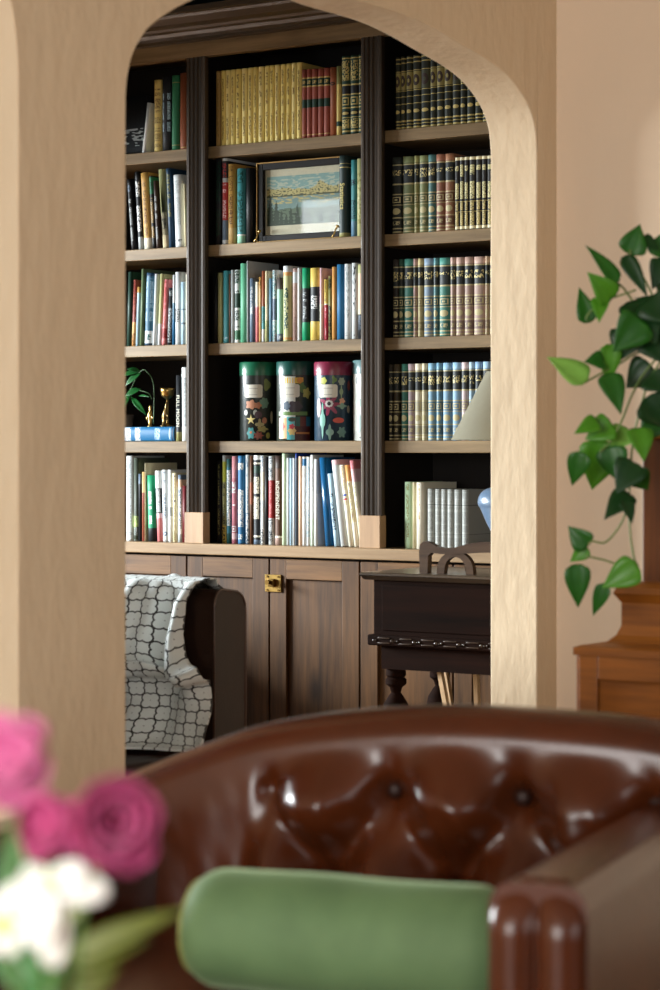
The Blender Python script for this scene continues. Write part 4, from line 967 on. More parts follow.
# riser on the desk
YR0, YR1 = YD0 + .02, YD0 + .11
rx0, rx1 = XonY(419, YR0), -2.95
rt = onY(440, 541, YR0).z - zT
rz = thing('desk_riser', ((rx0 + rx1) / 2, (YR0 + YR1) / 2, zT), 'small dark wooden arched riser standing on the desk top', 'riser')
def arch_side(y0, y1):
    bm = bmesh.new()
    X = lambda px: XonY(px, YR0) - rx0
    Zp = lambda py: onY(440, py, YR0).z
    top = [(X(419), Zp(551)), (X(420), Zp(544.5)), (X(424), Zp(541.6)), (X(429), Zp(542.4)), (X(436), Zp(546.5)), (X(446), Zp(548)), (X(456), Zp(546.8)), (X(468), Zp(543)), (X(480), Zp(541)), (X(500), Zp(540.5)), (rx1 - rx0, Zp(540.5))]
    bot = [(rx1 - rx0, Zp(551)), (X(500), Zp(551)), (X(480), Zp(551.6)), (X(466), Zp(553)), (X(452), Zp(554)), (X(440), Zp(554)), (X(431), Zp(553)), (X(428), Zp(556)), (X(427.4), zT + .0004), (X(419.6), zT + .0004)]
    prism(bm, top + bot, lambda a, b, t: Vector((rx0 + a, t, b)), y0, y1)
    # curved arch strut
    pts = []
    for i in range(13):
        a = PI * (1 - i / 12); pts.append((X(454.5) + (X(473) - X(454.5)) * math.cos(a), Zp(574) + (Zp(551) - Zp(574)) * math.sin(a) ** .8))
    inn = []
    for i in range(13):
        a = PI * i / 12; inn.append((X(454.5) + (X(465.5) - X(454.5)) * math.cos(a), Zp(574) + (Zp(556.5) - Zp(574)) * math.sin(a) ** .8))
    pts = [(p, max(q, zT + .0004)) for p, q in pts]; inn = [(p, max(q, zT + .0004)) for p, q in inn]
    prism(bm, pts + inn, lambda a, b, t: Vector((rx0 + a, t, b)), y0 + .002, y1 - .002)
    bx(bm, rx1 - .04, rx1, y0, y1, zT + .0004, zT + rt - .01)
    return bm
M_ris = wood('riser_wood', (40, 26, 18), (92, 70, 52), 'X', 1, .3, .1, .3)
obj('end_frame', arch_side(YR0, YR0 + .022), M_ris, rz); obj('end_frame', box(rx1 - .06, rx1, YR1 - .022, YR1, zT + .0004, zT + rt - .012), M_ris, rz)
bm = bmesh.new(); bx(bm, XonY(480, YR0), rx1, YR0 + .022, YR1 - .022, zT + rt - .012, zT + rt - .001); obj('top_slat', bm, M_ris, rz)
# lamp
LYc = YR0 + .055; lcx = XonY(508, LYc); lz0 = zT + rt + .0005
lm = thing('table_lamp', (lcx, LYc, lz0), 'blue ceramic table lamp with a cream cone shade on the desk riser', 'lamp')
zt1 = onY(490, 487, LYc).z - lz0
bm = bmesh.new(); lathe(bm, [(.001, 0)] + catmull([(.034, .001), (.038, .012), (.056, .045), (.076, .09), (.084, zt1 - .045), (.079, zt1 - .022), (.062, zt1 - .006), (.03, zt1 + .003), (.014, zt1 + .01)], 5) + [(.012, zt1 + .03), (.001, zt1 + .032)], (lcx, LYc, lz0), 40)
m, nt, bs = newmat('blue_glaze'); n = noise(nt, coords(nt, (1, 1, 3)), 14, 4, .6); nt.links.new(mixc(nt, n, lin((70, 90, 116)), lin((112, 134, 158))), bs.inputs['Base Color']); bs.inputs['Roughness'].default_value = .28; bump(nt, bs, n, .3, .004)
obj('vase_base', bm, m, lm, True, ang=50)
zs0 = onY(470, 440, LYc).z - lz0; zs1 = zs0 + .19
bm = bmesh.new(); lathe(bm, [(.009, zt1 + .03), (.009, zs0 + .05)], (lcx, LYc, lz0), 12); obj('socket', bm, M_brass, lm, True, ang=40)
bm = bmesh.new(); lathe(bm, [(.158, zs0), (.06, zs1)], (lcx, LYc, lz0), 48, cap=False); bmesh.ops.solidify(bm, geom=list(bm.faces), thickness=.002)
obj('lamp_shade', bm, plain((166, 160, 138), .75, 0, .04), lm, True, ang=40)
# pale boards leaning under the desk
for i, (a, b, c, d, lb) in enumerate([(437.5, 441.5, 443, 447, 'pale wooden board leaning under the desk, first behind the turned leg'), (443, 446.5, 448, 452, 'pale wooden board leaning beside the first under the desk'), (473, 477, 474, 478, 'pale upright wooden board under the desk near its middle')]):
    Yb = 5.72 if i != 1 else 5.815
    za, zb_ = onY(440, 676, Yb).z, onY(440, 706, Yb).z
    x0, x1 = XonY(a, Yb), XonY(b, Yb); sl = (XonY(c, Yb) - x0) / (zb_ - za)
    ztop = zb0 - .012
    bm = bmesh.new(); prism(bm, [(x0 + (0 - za) * sl, 0.0005), (x1 + (0 - za) * sl, 0.0005), (x1 + (ztop - za) * sl, ztop), (x0 + (ztop - za) * sl, ztop)], lambda p, q, t: Vector((p, t, q)), Yb, Yb + .016)
    o = obj('wooden_board', bm, plain((186, 150, 108), .6, 0, .15)); tag(o, lb, 'board', 'boards under the desk')

# ------------------------------------------------------------------ reading chair and throw in the library
AYi = 4.75                                     # inner face of the far arm
axf = XonY(214, AYi)                           # front end of the arms
zA = .825; at = .135
M_lea2 = leather('brown_club_leather', (58, 36, 26), (30, 19, 14), .45, .08, .2)
ac = thing('club_armchair', (axf - .42, AYi - .3, 0), 'boxy dark brown leather club chair under the patterned throw', 'armchair')
def arm(y0, y1):
    bm = bmesh.new(); w = y1 - y0; n = 10
    prof = [(y0, .12), (y0, zA - .05)] + [(y0 + .032 - .032 * math.cos(a), zA - .05 + .05 * math.sin(a)) for a in [PI / 2 * k / 6 for k in range(1, 6)]] + [(y0 + .032, zA), (y1 - .05, zA - .006)] + [(y1 - .05 + .05 * math.sin(a), zA - .056 + .05 * math.cos(a)) for a in [PI / 2 * k / 6 for k in range(1, 6)]] + [(y1, zA - .056), (y1, .12)]
    # drop towards the front end
    prism(bm, prof, lambda p, q, t: Vector((t, p, q)), axf, axf - .86)
    return bm
o1 = obj('arm', arm(AYi, AYi + at), M_lea2, ac, True, ang=50)
bm = bmesh.new(); pp_ = [(AYi, .13), (AYi, zA - .05)] + [(AYi + .032 - .032 * math.cos(a), zA - .05 + .05 * math.sin(a)) for a in [PI / 2 * k / 6 for k in range(1, 6)]] + [(AYi + .034, zA), (AYi + at - .05, zA - .006)] + [(AYi + at - .05 + .05 * math.sin(a), zA - .056 + .05 * math.cos(a)) for a in [PI / 2 * k / 6 for k in range(1, 6)]] + [(AYi + at, zA - .056), (AYi + at, .13)]
tube(bm, [(axf, p_, q_) for p_, q_ in pp_], .0032, 8); obj('piping', bm, leather('piping_leather', (84, 56, 44), (52, 34, 27), .35, .3), o1, True)
obj('arm', arm(AYi - .62 - at, AYi - .62), M_lea2, ac, True, ang=50)
obj('backrest', box(axf - .9, axf - .7, AYi - .62 - at, AYi + at, .12, zA + .02, .04, 4), M_lea2, ac, True, ang=50)
obj('seat_base', box(axf - .7, axf - .02, AYi - .62, AYi, .12, .3, .01), M_lea2, ac)
obj('seat_cushion', box(axf - .7, axf + .01, AYi - .615, AYi - .005, .3, .42, .03, 4), M_lea2, ac, True, ang=50)
for x in (axf - .06, axf - .84):
    for y in (AYi + at / 2, AYi - .62 - at / 2):
        bm = bmesh.new(); lathe(bm, [(.018, 0), (.026, .12)], (x, y, 0), 12); obj('foot', bm, M_desk, ac)
# throw blanket: one woven sheet over the arm, gathered, then down on to the seat
def throw_pat():
    m, nt, bs = newmat('trellis_weave')
    v = coords(nt, (1, 1, 1), (0, 0, math.radians(45)), 'UV')
    sc = nd(nt, 'ShaderNodeVectorMath', operation='SCALE'); sc.inputs['Scale'].default_value = 1 / .047; nt.links.new(v, sc.inputs[0])
    sp = nd(nt, 'ShaderNodeSeparateXYZ'); nt.links.new(sc.outputs[0], sp.inputs[0])
    ax = math_(nt, 'ABSOLUTE', math_(nt, 'SUBTRACT', math_(nt, 'FRACT', sp.outputs[0]), .5)); ay = math_(nt, 'ABSOLUTE', math_(nt, 'SUBTRACT', math_(nt, 'FRACT', sp.outputs[1]), .5))
    def ln(a, b, ox, oy):
        p = math_(nt, 'SUBTRACT', a, ox); q = math_(nt, 'SUBTRACT', b, oy)
        return math_(nt, 'SQRT', math_(nt, 'ADD', math_(nt, 'MULTIPLY', p, p), math_(nt, 'MULTIPLY', q, q)))
    d = math_(nt, 'MINIMUM', ln(ax, ay, .235, 0.0), ln(ax, ay, 0.0, .235))
    line = math_(nt, 'LESS_THAN', math_(nt, 'ABSOLUTE', math_(nt, 'SUBTRACT', d, .25)), .036)
    star_ = math_(nt, 'GREATER_THAN', d, .40)
    f = math_(nt, 'SUBTRACT', line, math_(nt, 'MULTIPLY', star_, 0.0))
    w1 = noise(nt, coords(nt, (900, 900, 900), which='UV'), 1.0, 1)
    base = mixc(nt, w1, lin((196, 202, 200)), lin((226, 230, 228)))
    nt.links.new(mixc(nt, f, base, lin((44, 42, 40))), bs.inputs['Base Color'])
    bs.inputs['Roughness'].default_value = .9; bs.inputs['Sheen Weight'].default_value = .2
    bump(nt, bs, w1, .3, .002); return m
M_throw = throw_pat()
# drape path (y,z): far side, over the arm, down the inner side, bunch, out and down over the seat edge
path = catmull([(AYi + at + .014, .56), (AYi + at + .014, .7), (AYi + at + .006, .805), (AYi + at - .05, .842), (AYi + .05, .85), (AYi + .0, .838), (AYi - .02, .79), (AYi - .022, .7), (AYi - .04, .655), (AYi - .075, .645), (AYi - .07, .615), (AYi - .035, .6), (AYi - .045, .56), (AYi - .07, .5), (AYi - .1, .45), (AYi - .135, .435)], 6)
pl2 = [0.0]
for a, b in zip(path, path[1:]): pl2.append(pl2[-1] + math.hypot(b[0] - a[0], b[1] - a[1]))
Ltot = pl2[-1]
def path_at(s):
    s *= Ltot
    for k in range(len(pl2) - 1):
        if s <= pl2[k + 1] + 1e-9:
            t = (s - pl2[k]) / max(1e-9, pl2[k + 1] - pl2[k]); a, b = path[k], path[k + 1]
            return a[0] + (b[0] - a[0]) * t, a[1] + (b[1] - a[1]) * t
    return path[-1]
def xr(v, y):   # free edge along the drape: wide on top, drawn in at the bunch, flaring below
    px = interp([(0, 226), (.28, 224), (.36, 212), (.42, 200), (.5, 194), (.58, 192), (.64, 198), (.68, 205), (.76, 212), (.86, 213.5), (1, 207)], v)
    return XonY(px, min(y, AYi - .01) if v > .4 else y)
def throw_fn(u, v):
    y, z = path_at(v)
    x1 = xr(v, y - .02); x0 = axf - .58
    x = x0 + (x1 - x0) * u
    a = max(0, min(1, (v - .36) / .14)); b2 = max(0, min(1, (v - .74) / .1))
    upper = a * (1 - b2)
    fold = .042 * math.sin(u * 19 + v * 3.0) + .018 * math.sin(u * 37 + 1.7 + v * 5)
    y -= upper * (fold + .012) + a * .006
    if v < .36: z += .008 * math.sin(u * 17 + 1) + .005 * math.sin(u * 37)
    # swag at the bunch rises and sinks along its length
    g = math.exp(-((v - .66) / .09) ** 2)
    z += g * (.03 * math.sin(u * 7.5 - 1.6) + .016 * math.sin(u * 19))
    y -= g * (.03 + .022 * math.sin(u * 9 + .6))
    lo = max(0, (v - .76) / .24)
    y -= lo ** .5 * (.022 * math.sin(u * 16 + 2 - v * 11) + .012 * math.sin(u * 29 + v * 9) + .03) + .0
    return Vector((x, min(y, AYi - .005) if (v > .4) else y, max(z, .428 if v > .6 else z)))
bm = bmesh.new()
grid(bm, 110, 150, throw_fn, 0, uv=lambda a, b: (a * .58, b * Ltot))
o = obj('throw_blanket', bm, M_throw, smooth=True); tag(o, 'pale grey trellis-pattern throw draped over the club chair arm', 'blanket')
md = o.modifiers.new('cloth', 'SOLIDIFY'); md.thickness = .005; md.offset = 0
fb = bmesh.new()

# ------------------------------------------------------------------ chesterfield chair in the near room
fi = math.radians(21.9); SF, CF = math.sin(fi), math.cos(fi)
A0 = (2.82, .193)
def CH(u, w, z):
    Z = A0[0] + w * CF - u * SF; L = A0[1] + w * SF + u * CF
    return Vector((-ST * Z + CT * L, CT * Z + ST * L, z))
def uw_from_px(px, w):   # u on the chair plane at depth w for a photo column
    k = (px - 330) / F
    return (k * (A0[0] + w * CF) - A0[1] - w * SF) / (CF + k * SF)
def z_px(px, py, w):
    u = uw_from_px(px, w); Z = A0[0] + w * CF - u * SF
    return H - (py - HY) / F * Z
M_lea = leather('oxblood_leather', (84, 37, 13), (38, 16, 6), .27, .4, .2)
M_lea_d = leather('shaded_oxblood_leather', (44, 20, 12), (26, 12, 8), .5, .05, .2)  # button leather darkened to stand in for shade in the dimples
ce = thing('tufted_armchair', CH(-.4, .42, 0), 'oxblood leather button-tufted armchair holding the green bolster', 'armchair')
WB, WI = .90, .74
prof_top = [(uw_from_px(a, WB - .06), z_px(a, b, WB - .06)) for a, b in [(60, 806), (100, 790), (130, 775), (160, 762), (205, 744), (270, 722), (350, 709), (450, 703), (550, 707), (660, 718), (720, 735), (790, 765)]]
prof_top = catmull(prof_top, 6)
U0, U1 = -.94, .13
def back_fn(a, b):
    u = U0 + (U1 - U0) * a; hz = interp(prof_top, u)
    # profile: outer face up, roll over the top, inner face down to the seat
    if b < .2: t = b / .2; w, z = WB + .02 - .02 * t, .1 + (hz - .05 - .1) * t
    elif b < .42:
        t = (b - .2) / .22; g = PI * t; R = (WB - WI) / 2
        w, z = WI + R + R * math.cos(g), hz - .05 + .05 * math.sin(g)
    else:
        t = (b - .42) / .58; z = (hz - .05) + (.40 - (hz - .05)) * t
        w = WI
        fade = min(1, t / .3); fade = fade * fade * (3 - 2 * fade)
        Uc = (u + .405) / .21; V = (z - .645) / .15
        p, q = Uc + V / 2, Uc - V / 2
        bd = (math.sqrt(math.sin(PI * p) ** 2 + .03) * math.sqrt(math.sin(PI * q) ** 2 + .03)) ** .9
        bv = (math.sin(PI * Uc) ** 2 + .03) ** .5
        k = max(0, min(1, (.1 - V) / .8)); k = k * k * (3 - 2 * k)
        bul = bv * (1 - k) + bd * k
        m_ = max(0, min(1, (u + .655) / .07)); m_ = m_ * m_ * (3 - 2 * m_)
        w -= fade * m_ * (.085 * bul - .028) + .03 * t
        for row in (0, 1):
            du = (Uc - .5 * row) - round(Uc - .5 * row); dv = V + row
            w += m_ * fade * .03 * math.exp(-((du / .13) ** 2 + (dv / .16) ** 2))
        wr = mnoise.noise(Vector((u * 9 + z * 6, z * 8 - u * 4, 2.0))) * .016 + .007 * mnoise.noise(Vector((u * 26 + z * 14, z * 12 - u * 8, 7.0)))
        w += fade * wr * (.25 + .75 * m_)
    return CH(u, w, z)
bm = bmesh.new(); grid(bm, 200, 130, back_fn)
bk_ = obj('backrest', bm, M_lea, ce, True)
# end caps of the back
for r in range(-2, 3):
    for row, off in ((0, 0), (1, .5)):
        u = -.405 + .21 * (r + off); z = .645 - .15 * row
        if not (-.6 < u < .03): continue
        bm = bmesh.new(); c = CH(u, WI + .026 - .03 * row * .5, z)
        n_ = (CH(u, 0, z) - CH(u, 1, z)).normalized()
        tube(bm, [c - n_ * .004, c + n_ * .004, c + n_ * .009, c + n_ * .011], [.014, .014, .010, .004], 14)
        obj('button', bm, M_lea_d, bk_, True)
def arm_bm(u0, u1, zf_, zb_, w0, w1, n=40):
    """padded arm: rounded slab swept from front to back"""
    bm = bmesh.new()
    cs = [(0, 0)] + [(0, .3), (0, .6), (0, .8)] + [(.22 - .22 * math.cos(a), .8 + .2 * math.sin(a)) for a in [PI / 2 * k / 6 for k in range(1, 7)]] + [(.5, 1.005)] + [(.78 + .22 * math.sin(a), .8 + .2 * math.cos(a)) for a in [PI / 2 * k / 6 for k in range(0, 7)]] + [(1, .6), (1, .3), (1, 0)]
    def f(a, b):
        w = w0 + (w1 - w0) * a
        k = b * (len(cs) - 1); i = min(int(k), len(cs) - 2); t = k - i
        cu = cs[i][0] + (cs[i + 1][0] - cs[i][0]) * t; cz = cs[i][1] + (cs[i + 1][1] - cs[i][1]) * t
        zt_ = zf_ + (zb_ - zf_) * a
        z = .1 + (zt_ - .1) * (cz * .38 + .62 if False else cz) if cz < .8 else zt_ - .035 * (1 - (cz - .8) / .2)
        if cz < .8: z = .1 + (zt_ - .035 - .1) * cz / .8
        return CH(u0 + (u1 - u0) * cu, w, z)
    nn = len(cs) - 1
    vs = grid(bm, n, nn, f)
    bm.faces.new(vs[0]); bm.faces.new(vs[-1])
    return bm
za_f, za_b = .655, .65
for s, (u0, u1) in enumerate(((-.012, .113), (-.935, -.80))):
    a_ = obj('arm', arm_bm(u0, u1, za_f if s == 0 else .64, za_b if s == 0 else .6, .03, .8), M_lea, ce, True, ang=60)
    # pleated front panel: two upright rolls
    bm = bmesh.new()
    def fr_fn(a, b, u0=u0, u1=u1, zt=(za_f if s == 0 else .64)):
        e = 0.0 if b < .9 else (b - .9) / .1
        uu = u0 + (u1 - u0) * (.02 + .96 * a)
        if b > .9:
            c = (a - .5) * math.sqrt(max(0, 1 - e * e * .75)); uu = u0 + (u1 - u0) * (.5 + .96 * c)
        z = .11 + (zt + .004 - .11) * b
        w = .03 - .02 * abs(math.sin(PI * 2 * a)) ** .6 * (1 - .5 * e) - .006 * (1 - e)
        if e: w += .03 * e * e
        return CH(uu, w, z)
    grid(bm, 48, 40, fr_fn); obj('arm_front', bm, M_lea, a_, True)
def cbox(u0, u1, w0, w1, z0, z1, bev, seg=4):
    bm = bmesh.new(); bx(bm, u0, u1, w0, w1, z0, z1, 0, bev, seg)
    for v in bm.verts: v.co = CH(v.co.x, v.co.y, v.co.z)
    return bm
obj('seat_base', cbox(-.8, 0, .05, .86, .1, .31, .01), M_lea, ce)
obj('seat_cushion', cbox(-.795, -.005, .02, .73, .312, .45, .045, 5), M_lea, ce, True, ang=60)
for u in (-.88, .07):
    for w in (.1, .82):
        bm = bmesh.new(); lathe(bm, [(.018, 0), (.022, .01), (.032, .06), (.028, .1)], CH(u, w, 0), 16); obj('foot', bm, M_desk, ce, True)
# green velvet bolster
m, nt, bs = newmat('green_velvet')
n = noise(nt, coords(nt, (1, 1, 1)), 9, 3, .55); nt.links.new(mixc(nt, n, lin((58, 84, 50)), lin((94, 122, 80))), bs.inputs['Base Color'])
bs.inputs['Roughness'].default_value = .75; bs.inputs['Sheen Weight'].default_value = .55; bs.inputs['Sheen Roughness'].default_value = .35; bs.inputs['Sheen Tint'].default_value = lin((190, 214, 170))
bump(nt, bs, noise(nt, coords(nt), 500, 2), .2, .001)
wC, Rb = .2, .081
uL, uR = uw_from_px(190, wC), -.026
bo = thing('bolster_cushion', CH((uL + uR) / 2, wC, .451), 'green velvet bolster lying on the tufted armchair seat', 'cushion')
bm = bmesh.new(); nS = 60
def bol(a, b):
    t = b; ln_ = uR - uL; u = uL + ln_ * t
    e = min(t, 1 - t) * ln_; rr = .058
    r = Rb if e > rr else Rb - rr + math.sqrt(max(0, rr * rr - (rr - e) ** 2))
    if e <= 1e-6: r = Rb - rr
    g = 2 * PI * a
    wob = 1 + .012 * math.sin(t * 13 + g * 2)
    return CH(u, wC + r * wob * math.cos(g), .452 + Rb + r * wob * math.sin(g))
ts = [0, .002, .008, .018, .03, .045, .06, .075, .085] + [.1 + .8 * k / 30 for k in range(31)] + [.915, .925, .94, .955, .97, .982, .992, .998, 1]
rings = [[bm.verts.new(bol(i / nS, t)) for i in range(nS)] for t in ts]
for a, b in zip(rings, rings[1:]):
    for i in range(nS): bm.faces.new((a[i], a[(i + 1) % nS], b[(i + 1) % nS], b[i]))
bm.faces.new(rings[0]); bm.faces.new(rings[-1])
obj('cover', bm, m, bo, True, ang=70)
for t in (.03, .97):
    bm = bmesh.new(); tube(bm, [bol(i / nS, t) for i in range(nS + 1)], .0035, 6)
    obj('piping', bm, plain((124, 128, 66), .6), bo, True)

# ------------------------------------------------------------------ oak pedestal and trailing pothos
pcx, pcy = -2.097, 4.555
pd = thing('wooden_pedestal', (pcx, pcy, 0), 'stepped honey oak pedestal with a panelled base under the trailing plant', 'pedestal')
def sq(bm, a, z0, z1, bev=.004): bx(bm, pcx - a, pcx + a, pcy - a, pcy + a, z0, z1, 0, bev)
zp1, zp2, zp3, zp4 = .772, .872, .9, 1.225
bm = bmesh.new(); sq(bm, .205, 0, zp1 - .02); obj('base', bm, M_ped, pd)
bm = bmesh.new()
for sx, sy in ((0, -1), (0, 1), (-1, 0), (1, 0)):
    def pb(a0, a1, z0, z1):
        if sy: bx(bm, pcx + a0, pcx + a1, pcy + sy * .205 - .011, pcy + sy * .205 + .011, z0, z1, 0, .003)
        else: bx(bm, pcx + sx * .205 - .011, pcx + sx * .205 + .011, pcy + a0, pcy + a1, z0, z1, 0, .003)
    pb(-.205, -.16, .0, zp1 - .02); pb(.16, .205, .0, zp1 - .02); pb(-.16, .16, 0, .08); pb(-.16, .16, zp1 - .07, zp1 - .02); pb(-.16, .16, zp1 - .15, zp1 - .135)
obj('base_panelling', bm, M_ped, pd)
bm = bmesh.new()
prof = [(.2165, zp1 - .02), (.2165, zp1 - .004), (.205, zp1), (.165, zp1 + .006), (.15, zp1 + .02), (.142, zp1 + .04), (.142, zp2 - .012), (.15, zp2), (.155, zp2 + .008), (.15, zp2 + .02), (.135, zp3), (.112, zp3 + .004)]
def sqlathe(bm, prof, n=1):
    R_ = []
    for a, z in prof: R_.append([bm.verts.new((pcx + sx * a, pcy + sy * a, z)) for sx, sy in ((-1, -1), (1, -1), (1, 1), (-1, 1))])
    for r0, r1 in zip(R_, R_[1:]):
        for i in range(4): bm.faces.new((r0[i], r0[(i + 1) % 4], r1[(i + 1) % 4], r1[i]))
    bm.faces.new(R_[0]); bm.faces.new(R_[-1])
sqlathe(bm, prof); obj('stepped_moulding', bm, M_ped, pd)
bm = bmesh.new(); sq(bm, .11, zp3, zp4 - .02); obj('shaft', bm, wood('oak_shaft', (64, 31, 8), (116, 64, 20), 'Z', 1, .45, .1, 0, .25), pd)
bm = bmesh.new(); sq(bm, .122, zp4 - .022, zp4); obj('cap', bm, M_ped, pd)
po = thing('potted_pothos', (pcx, pcy, zp4), 'trailing pothos with heart-shaped leaves spilling from its brown pot', 'plant')
bm = bmesh.new(); lathe(bm, [(.001, 0.0005), (.075, .0005), (.08, .01), (.105, .15), (.112, .152), (.112, .175), (.1, .175), (.096, .14), (.001, .14)], (pcx, pcy, zp4), 32); obj('pot', bm, plain((84, 44, 32), .45), po, True, ang=40)
bm = bmesh.new(); lathe(bm, [(.001, .1405), (.094, .1405), (.05, .15), (.001, .152)], (pcx, pcy, zp4), 20); obj('soil', bm, plain((44, 32, 24), .9), po)
Zp = 4.72
def pz(px, py, dz=0.0): return P(px, py, Zp + dz)
crown_ = P(690, 350, 4.95); crown_.z = zp4 + .17
bm = bmesh.new()
vines = [[(672, 345), (652, 330), (632, 300), (620, 285), (606, 280)], [(670, 340), (650, 290), (634, 262), (630, 250)], [(668, 345), (640, 352), (622, 362), (600, 374), (584, 383)], [(668, 346), (645, 372), (632, 395), (622, 420), (612, 440), (600, 452)],
         [(670, 346), (650, 380), (640, 410), (632, 450), (629, 500), (630, 530), (634, 558), (638, 566)], [(629, 500), (622, 522), (606, 542), (592, 541), (588, 545)], [(638, 566), (620, 565), (604, 560), (586, 556)], [(636, 290), (615, 297), (604, 299)], [(620, 285), (590, 312), (586, 321)]]
for v in vines: tube(bm, catmull([pz(a, b, .03 - .06 * i / len(v) if v[0][0] > 660 else -.03) for i, (a, b) in enumerate(v)], 5), .0022, 6)
obj('vines', bm, plain((92, 112, 50), .5), po, True)
heart = [(0, .35), (.05, .8), (.16, 1), (.32, .97), (.5, .78), (.7, .48), (.86, .22), (1, 0)]
LV = [ # base, tip, width(px), tone, facing
 ((629, 254), (640, 224), 24, 1), ((640, 240), (659, 250), 15, 0), ((624, 256), (648, 298), 15, 0), ((617, 283), (585, 245), 15, 1), ((612, 299), (587, 272), 22, 2), ((600, 298), (599, 323), 15, 2), ((588, 323), (579, 287), 17, 1),
 ((585, 383), (547, 357), 26, 3), ((604, 362), (584, 362), 18, 1), ((610, 344), (607, 386), 19, 2), ((606, 374), (621, 415), 23, 1), ((634, 300), (656, 346), 40, 0), ((640, 318), (613, 352), 34, 1), ((652, 296), (676, 326), 40, 0), ((630, 332), (618, 362), 30, 0), ((650, 330), (668, 366), 40, 0),
 ((652, 366), (626, 388), 30, 0), ((645, 398), (664, 428), 34, 0), ((650, 376), (668, 392), 30, 0), ((598, 422), (574, 434), 16, 2), ((612, 424), (585, 440), 24, 2), ((630, 430), (612, 452), 26, 3), ((636, 428), (644, 462), 24, 2), ((602, 440), (592, 490), 36, 2), ((582, 452), (572, 486), 19, 1), ((610, 446), (618, 482), 26, 1), ((634, 462), (616, 494), 28, 0), ((634, 470), (648, 490), 20, 1), ((630, 494), (604, 520), 22, 0), ((624, 500), (632, 524), 14, 0),
 ((588, 546), (568, 526), 20, 1), ((588, 548), (570, 562), 14, 2), ((576, 564), (578, 608), 22, 1), ((638, 566), (602, 588), 26, 2), ((606, 584), (593, 616), 14, 1), ((656, 420), (640, 442), 22, 1), ((664, 260), (652, 290), 22, 0), ((660, 275), (676, 300), 30, 0), ((655, 238), (672, 262), 26, 1)]
mats = [plain((20, 54, 20), .4, 0, .25, spec=.25), plain((34, 86, 22), .4, 0, .25, spec=.3), plain((70, 126, 28), .4, 0, .25, spec=.3), plain((118, 166, 72), .4, 0, .2, spec=.3)]
rl = random.Random(11); bm = bmesh.new()
for b, t_, w, tone in LV:
    dz = rl.uniform(-.05, .05) - (.04 if b[1] > 440 else 0)
    leaf_bm(bm, pz(*b, dz), pz(*t_, dz + rl.uniform(-.03, .03)), w * 1.22 / F * Zp, (VIEW + Vector((rl.uniform(-.4, .4), rl.uniform(-.3, .3), rl.uniform(.1, .6)))).normalized(), .1, tone, cup=.3, pts=heart)
for k in range(16):   # the crown of leaves round the rim
    a = -1.9 + k * .39; r0, r1 = .07, rl.uniform(.12, .19); b = Vector((pcx + r0 * math.cos(a), pcy + r0 * math.sin(a), zp4 + .17 + rl.uniform(0, .08)))
    leaf_bm(bm, b, Vector((pcx + r1 * math.cos(a), pcy + r1 * math.sin(a), b.z + rl.uniform(-.09, .05))), rl.uniform(.07, .09), Vector((math.cos(a), math.sin(a), 1.0)).normalized(), .15, rl.choice((0, 0, 1, 1, 2)), cup=.3, pts=heart)
for f in bm.faces: f.smooth = True
thick(bm, .0007); obj('leaves', bm, mats, po, True)

# ------------------------------------------------------------------ flowers on a side table, close to the camera
Zf = 1.62
tc = P(48, 990, Zf); tc.z = 0
tb = thing('side_table', tc, 'small round wooden side table under the flowers', 'table')
bm = bmesh.new(); lathe(bm, [(.001, .5), (.2, .5), (.21, .508), (.21, .518), (.2, .525), (.001, .525)], tc, 40); obj('tabletop', bm, M_ped, tb, True, ang=40)
for k in range(3):
    a = 2 * PI * k / 3 + .4; bm = bmesh.new()
    tube(bm, [tc + Vector((.15 * math.cos(a), .15 * math.sin(a), .0)), tc + Vector((.1 * math.cos(a), .1 * math.sin(a), .5))], [.012, .016], 12); obj('leg', bm, M_ped, tb, True)
vz = .526
va = thing('flower_vase', (tc.x, tc.y, vz), 'pale ceramic vase holding the pink and white flowers', 'vase')
bm = bmesh.new(); lathe(bm, [(.001, 0), (.04, 0), (.055, .03), (.06, .08), (.045, .15), (.036, .18), (.04, .19), (.036, .19), (.031, .18), (.04, .14), (.05, .08), (.001, .02)], (tc.x, tc.y, vz), 36); obj('body', bm, plain((206, 200, 188), .3), va, True)
vt = Vector((tc.x, tc.y, vz + .18))
def petal(c, d, L, w, curl, up, mi=0, cup=.35):
    """broad petal from c along d, curling up"""
    bm = bmesh.new(); d = Vector(d).normalized(); up = Vector(up).normalized(); s = d.cross(up).normalized()
    pr = [(0, .25), (.2, .62), (.45, .95), (.65, 1), (.85, .8), (.95, .5), (1, .25)]
    K = 12; rows = []
    for i in range(K + 1):
        a = i / K; hw = interp(pr, a) * w / 2; ang = curl * a
        p = c + d * (L * a * math.cos(ang * .6)) + up * (L * a * math.sin(ang))
        rows.append([bm.verts.new(p + s * hw * x + up * (cup * hw * x * x) + d * (.004 * math.sin(9 * x + 3 * a))) for x in (-1, -.66, -.33, 0, .33, .66, 1)])
    for r0, r1 in zip(rows, rows[1:]):
        for k in range(6): bm.faces.new((r0[k], r0[k + 1], r1[k + 1], r1[k]))
    return thick(bm, .0012)
def petalmat(name, c0, c1, rough=.5):
    m, nt, bs = newmat(name); n = noise(nt, coords(nt, (1, 1, 1)), 40, 3, .6)
    nt.links.new(mixc(nt, n, lin(c0), lin(c1)), bs.inputs['Base Color']); bs.inputs['Roughness'].default_value = rough
    bs.inputs['Subsurface Weight'].default_value = .15; bs.inputs['Subsurface Radius'].default_value = (.01, .006, .006); bs.inputs['Sheen Weight'].default_value = .2
    return m
M_mag = petalmat('magenta_petal', (150, 36, 92), (196, 74, 132)); M_pnk = petalmat('pink_petal', (168, 66, 118), (200, 104, 150)); M_wht = petalmat('white_petal', (232, 232, 226), (246, 246, 242))
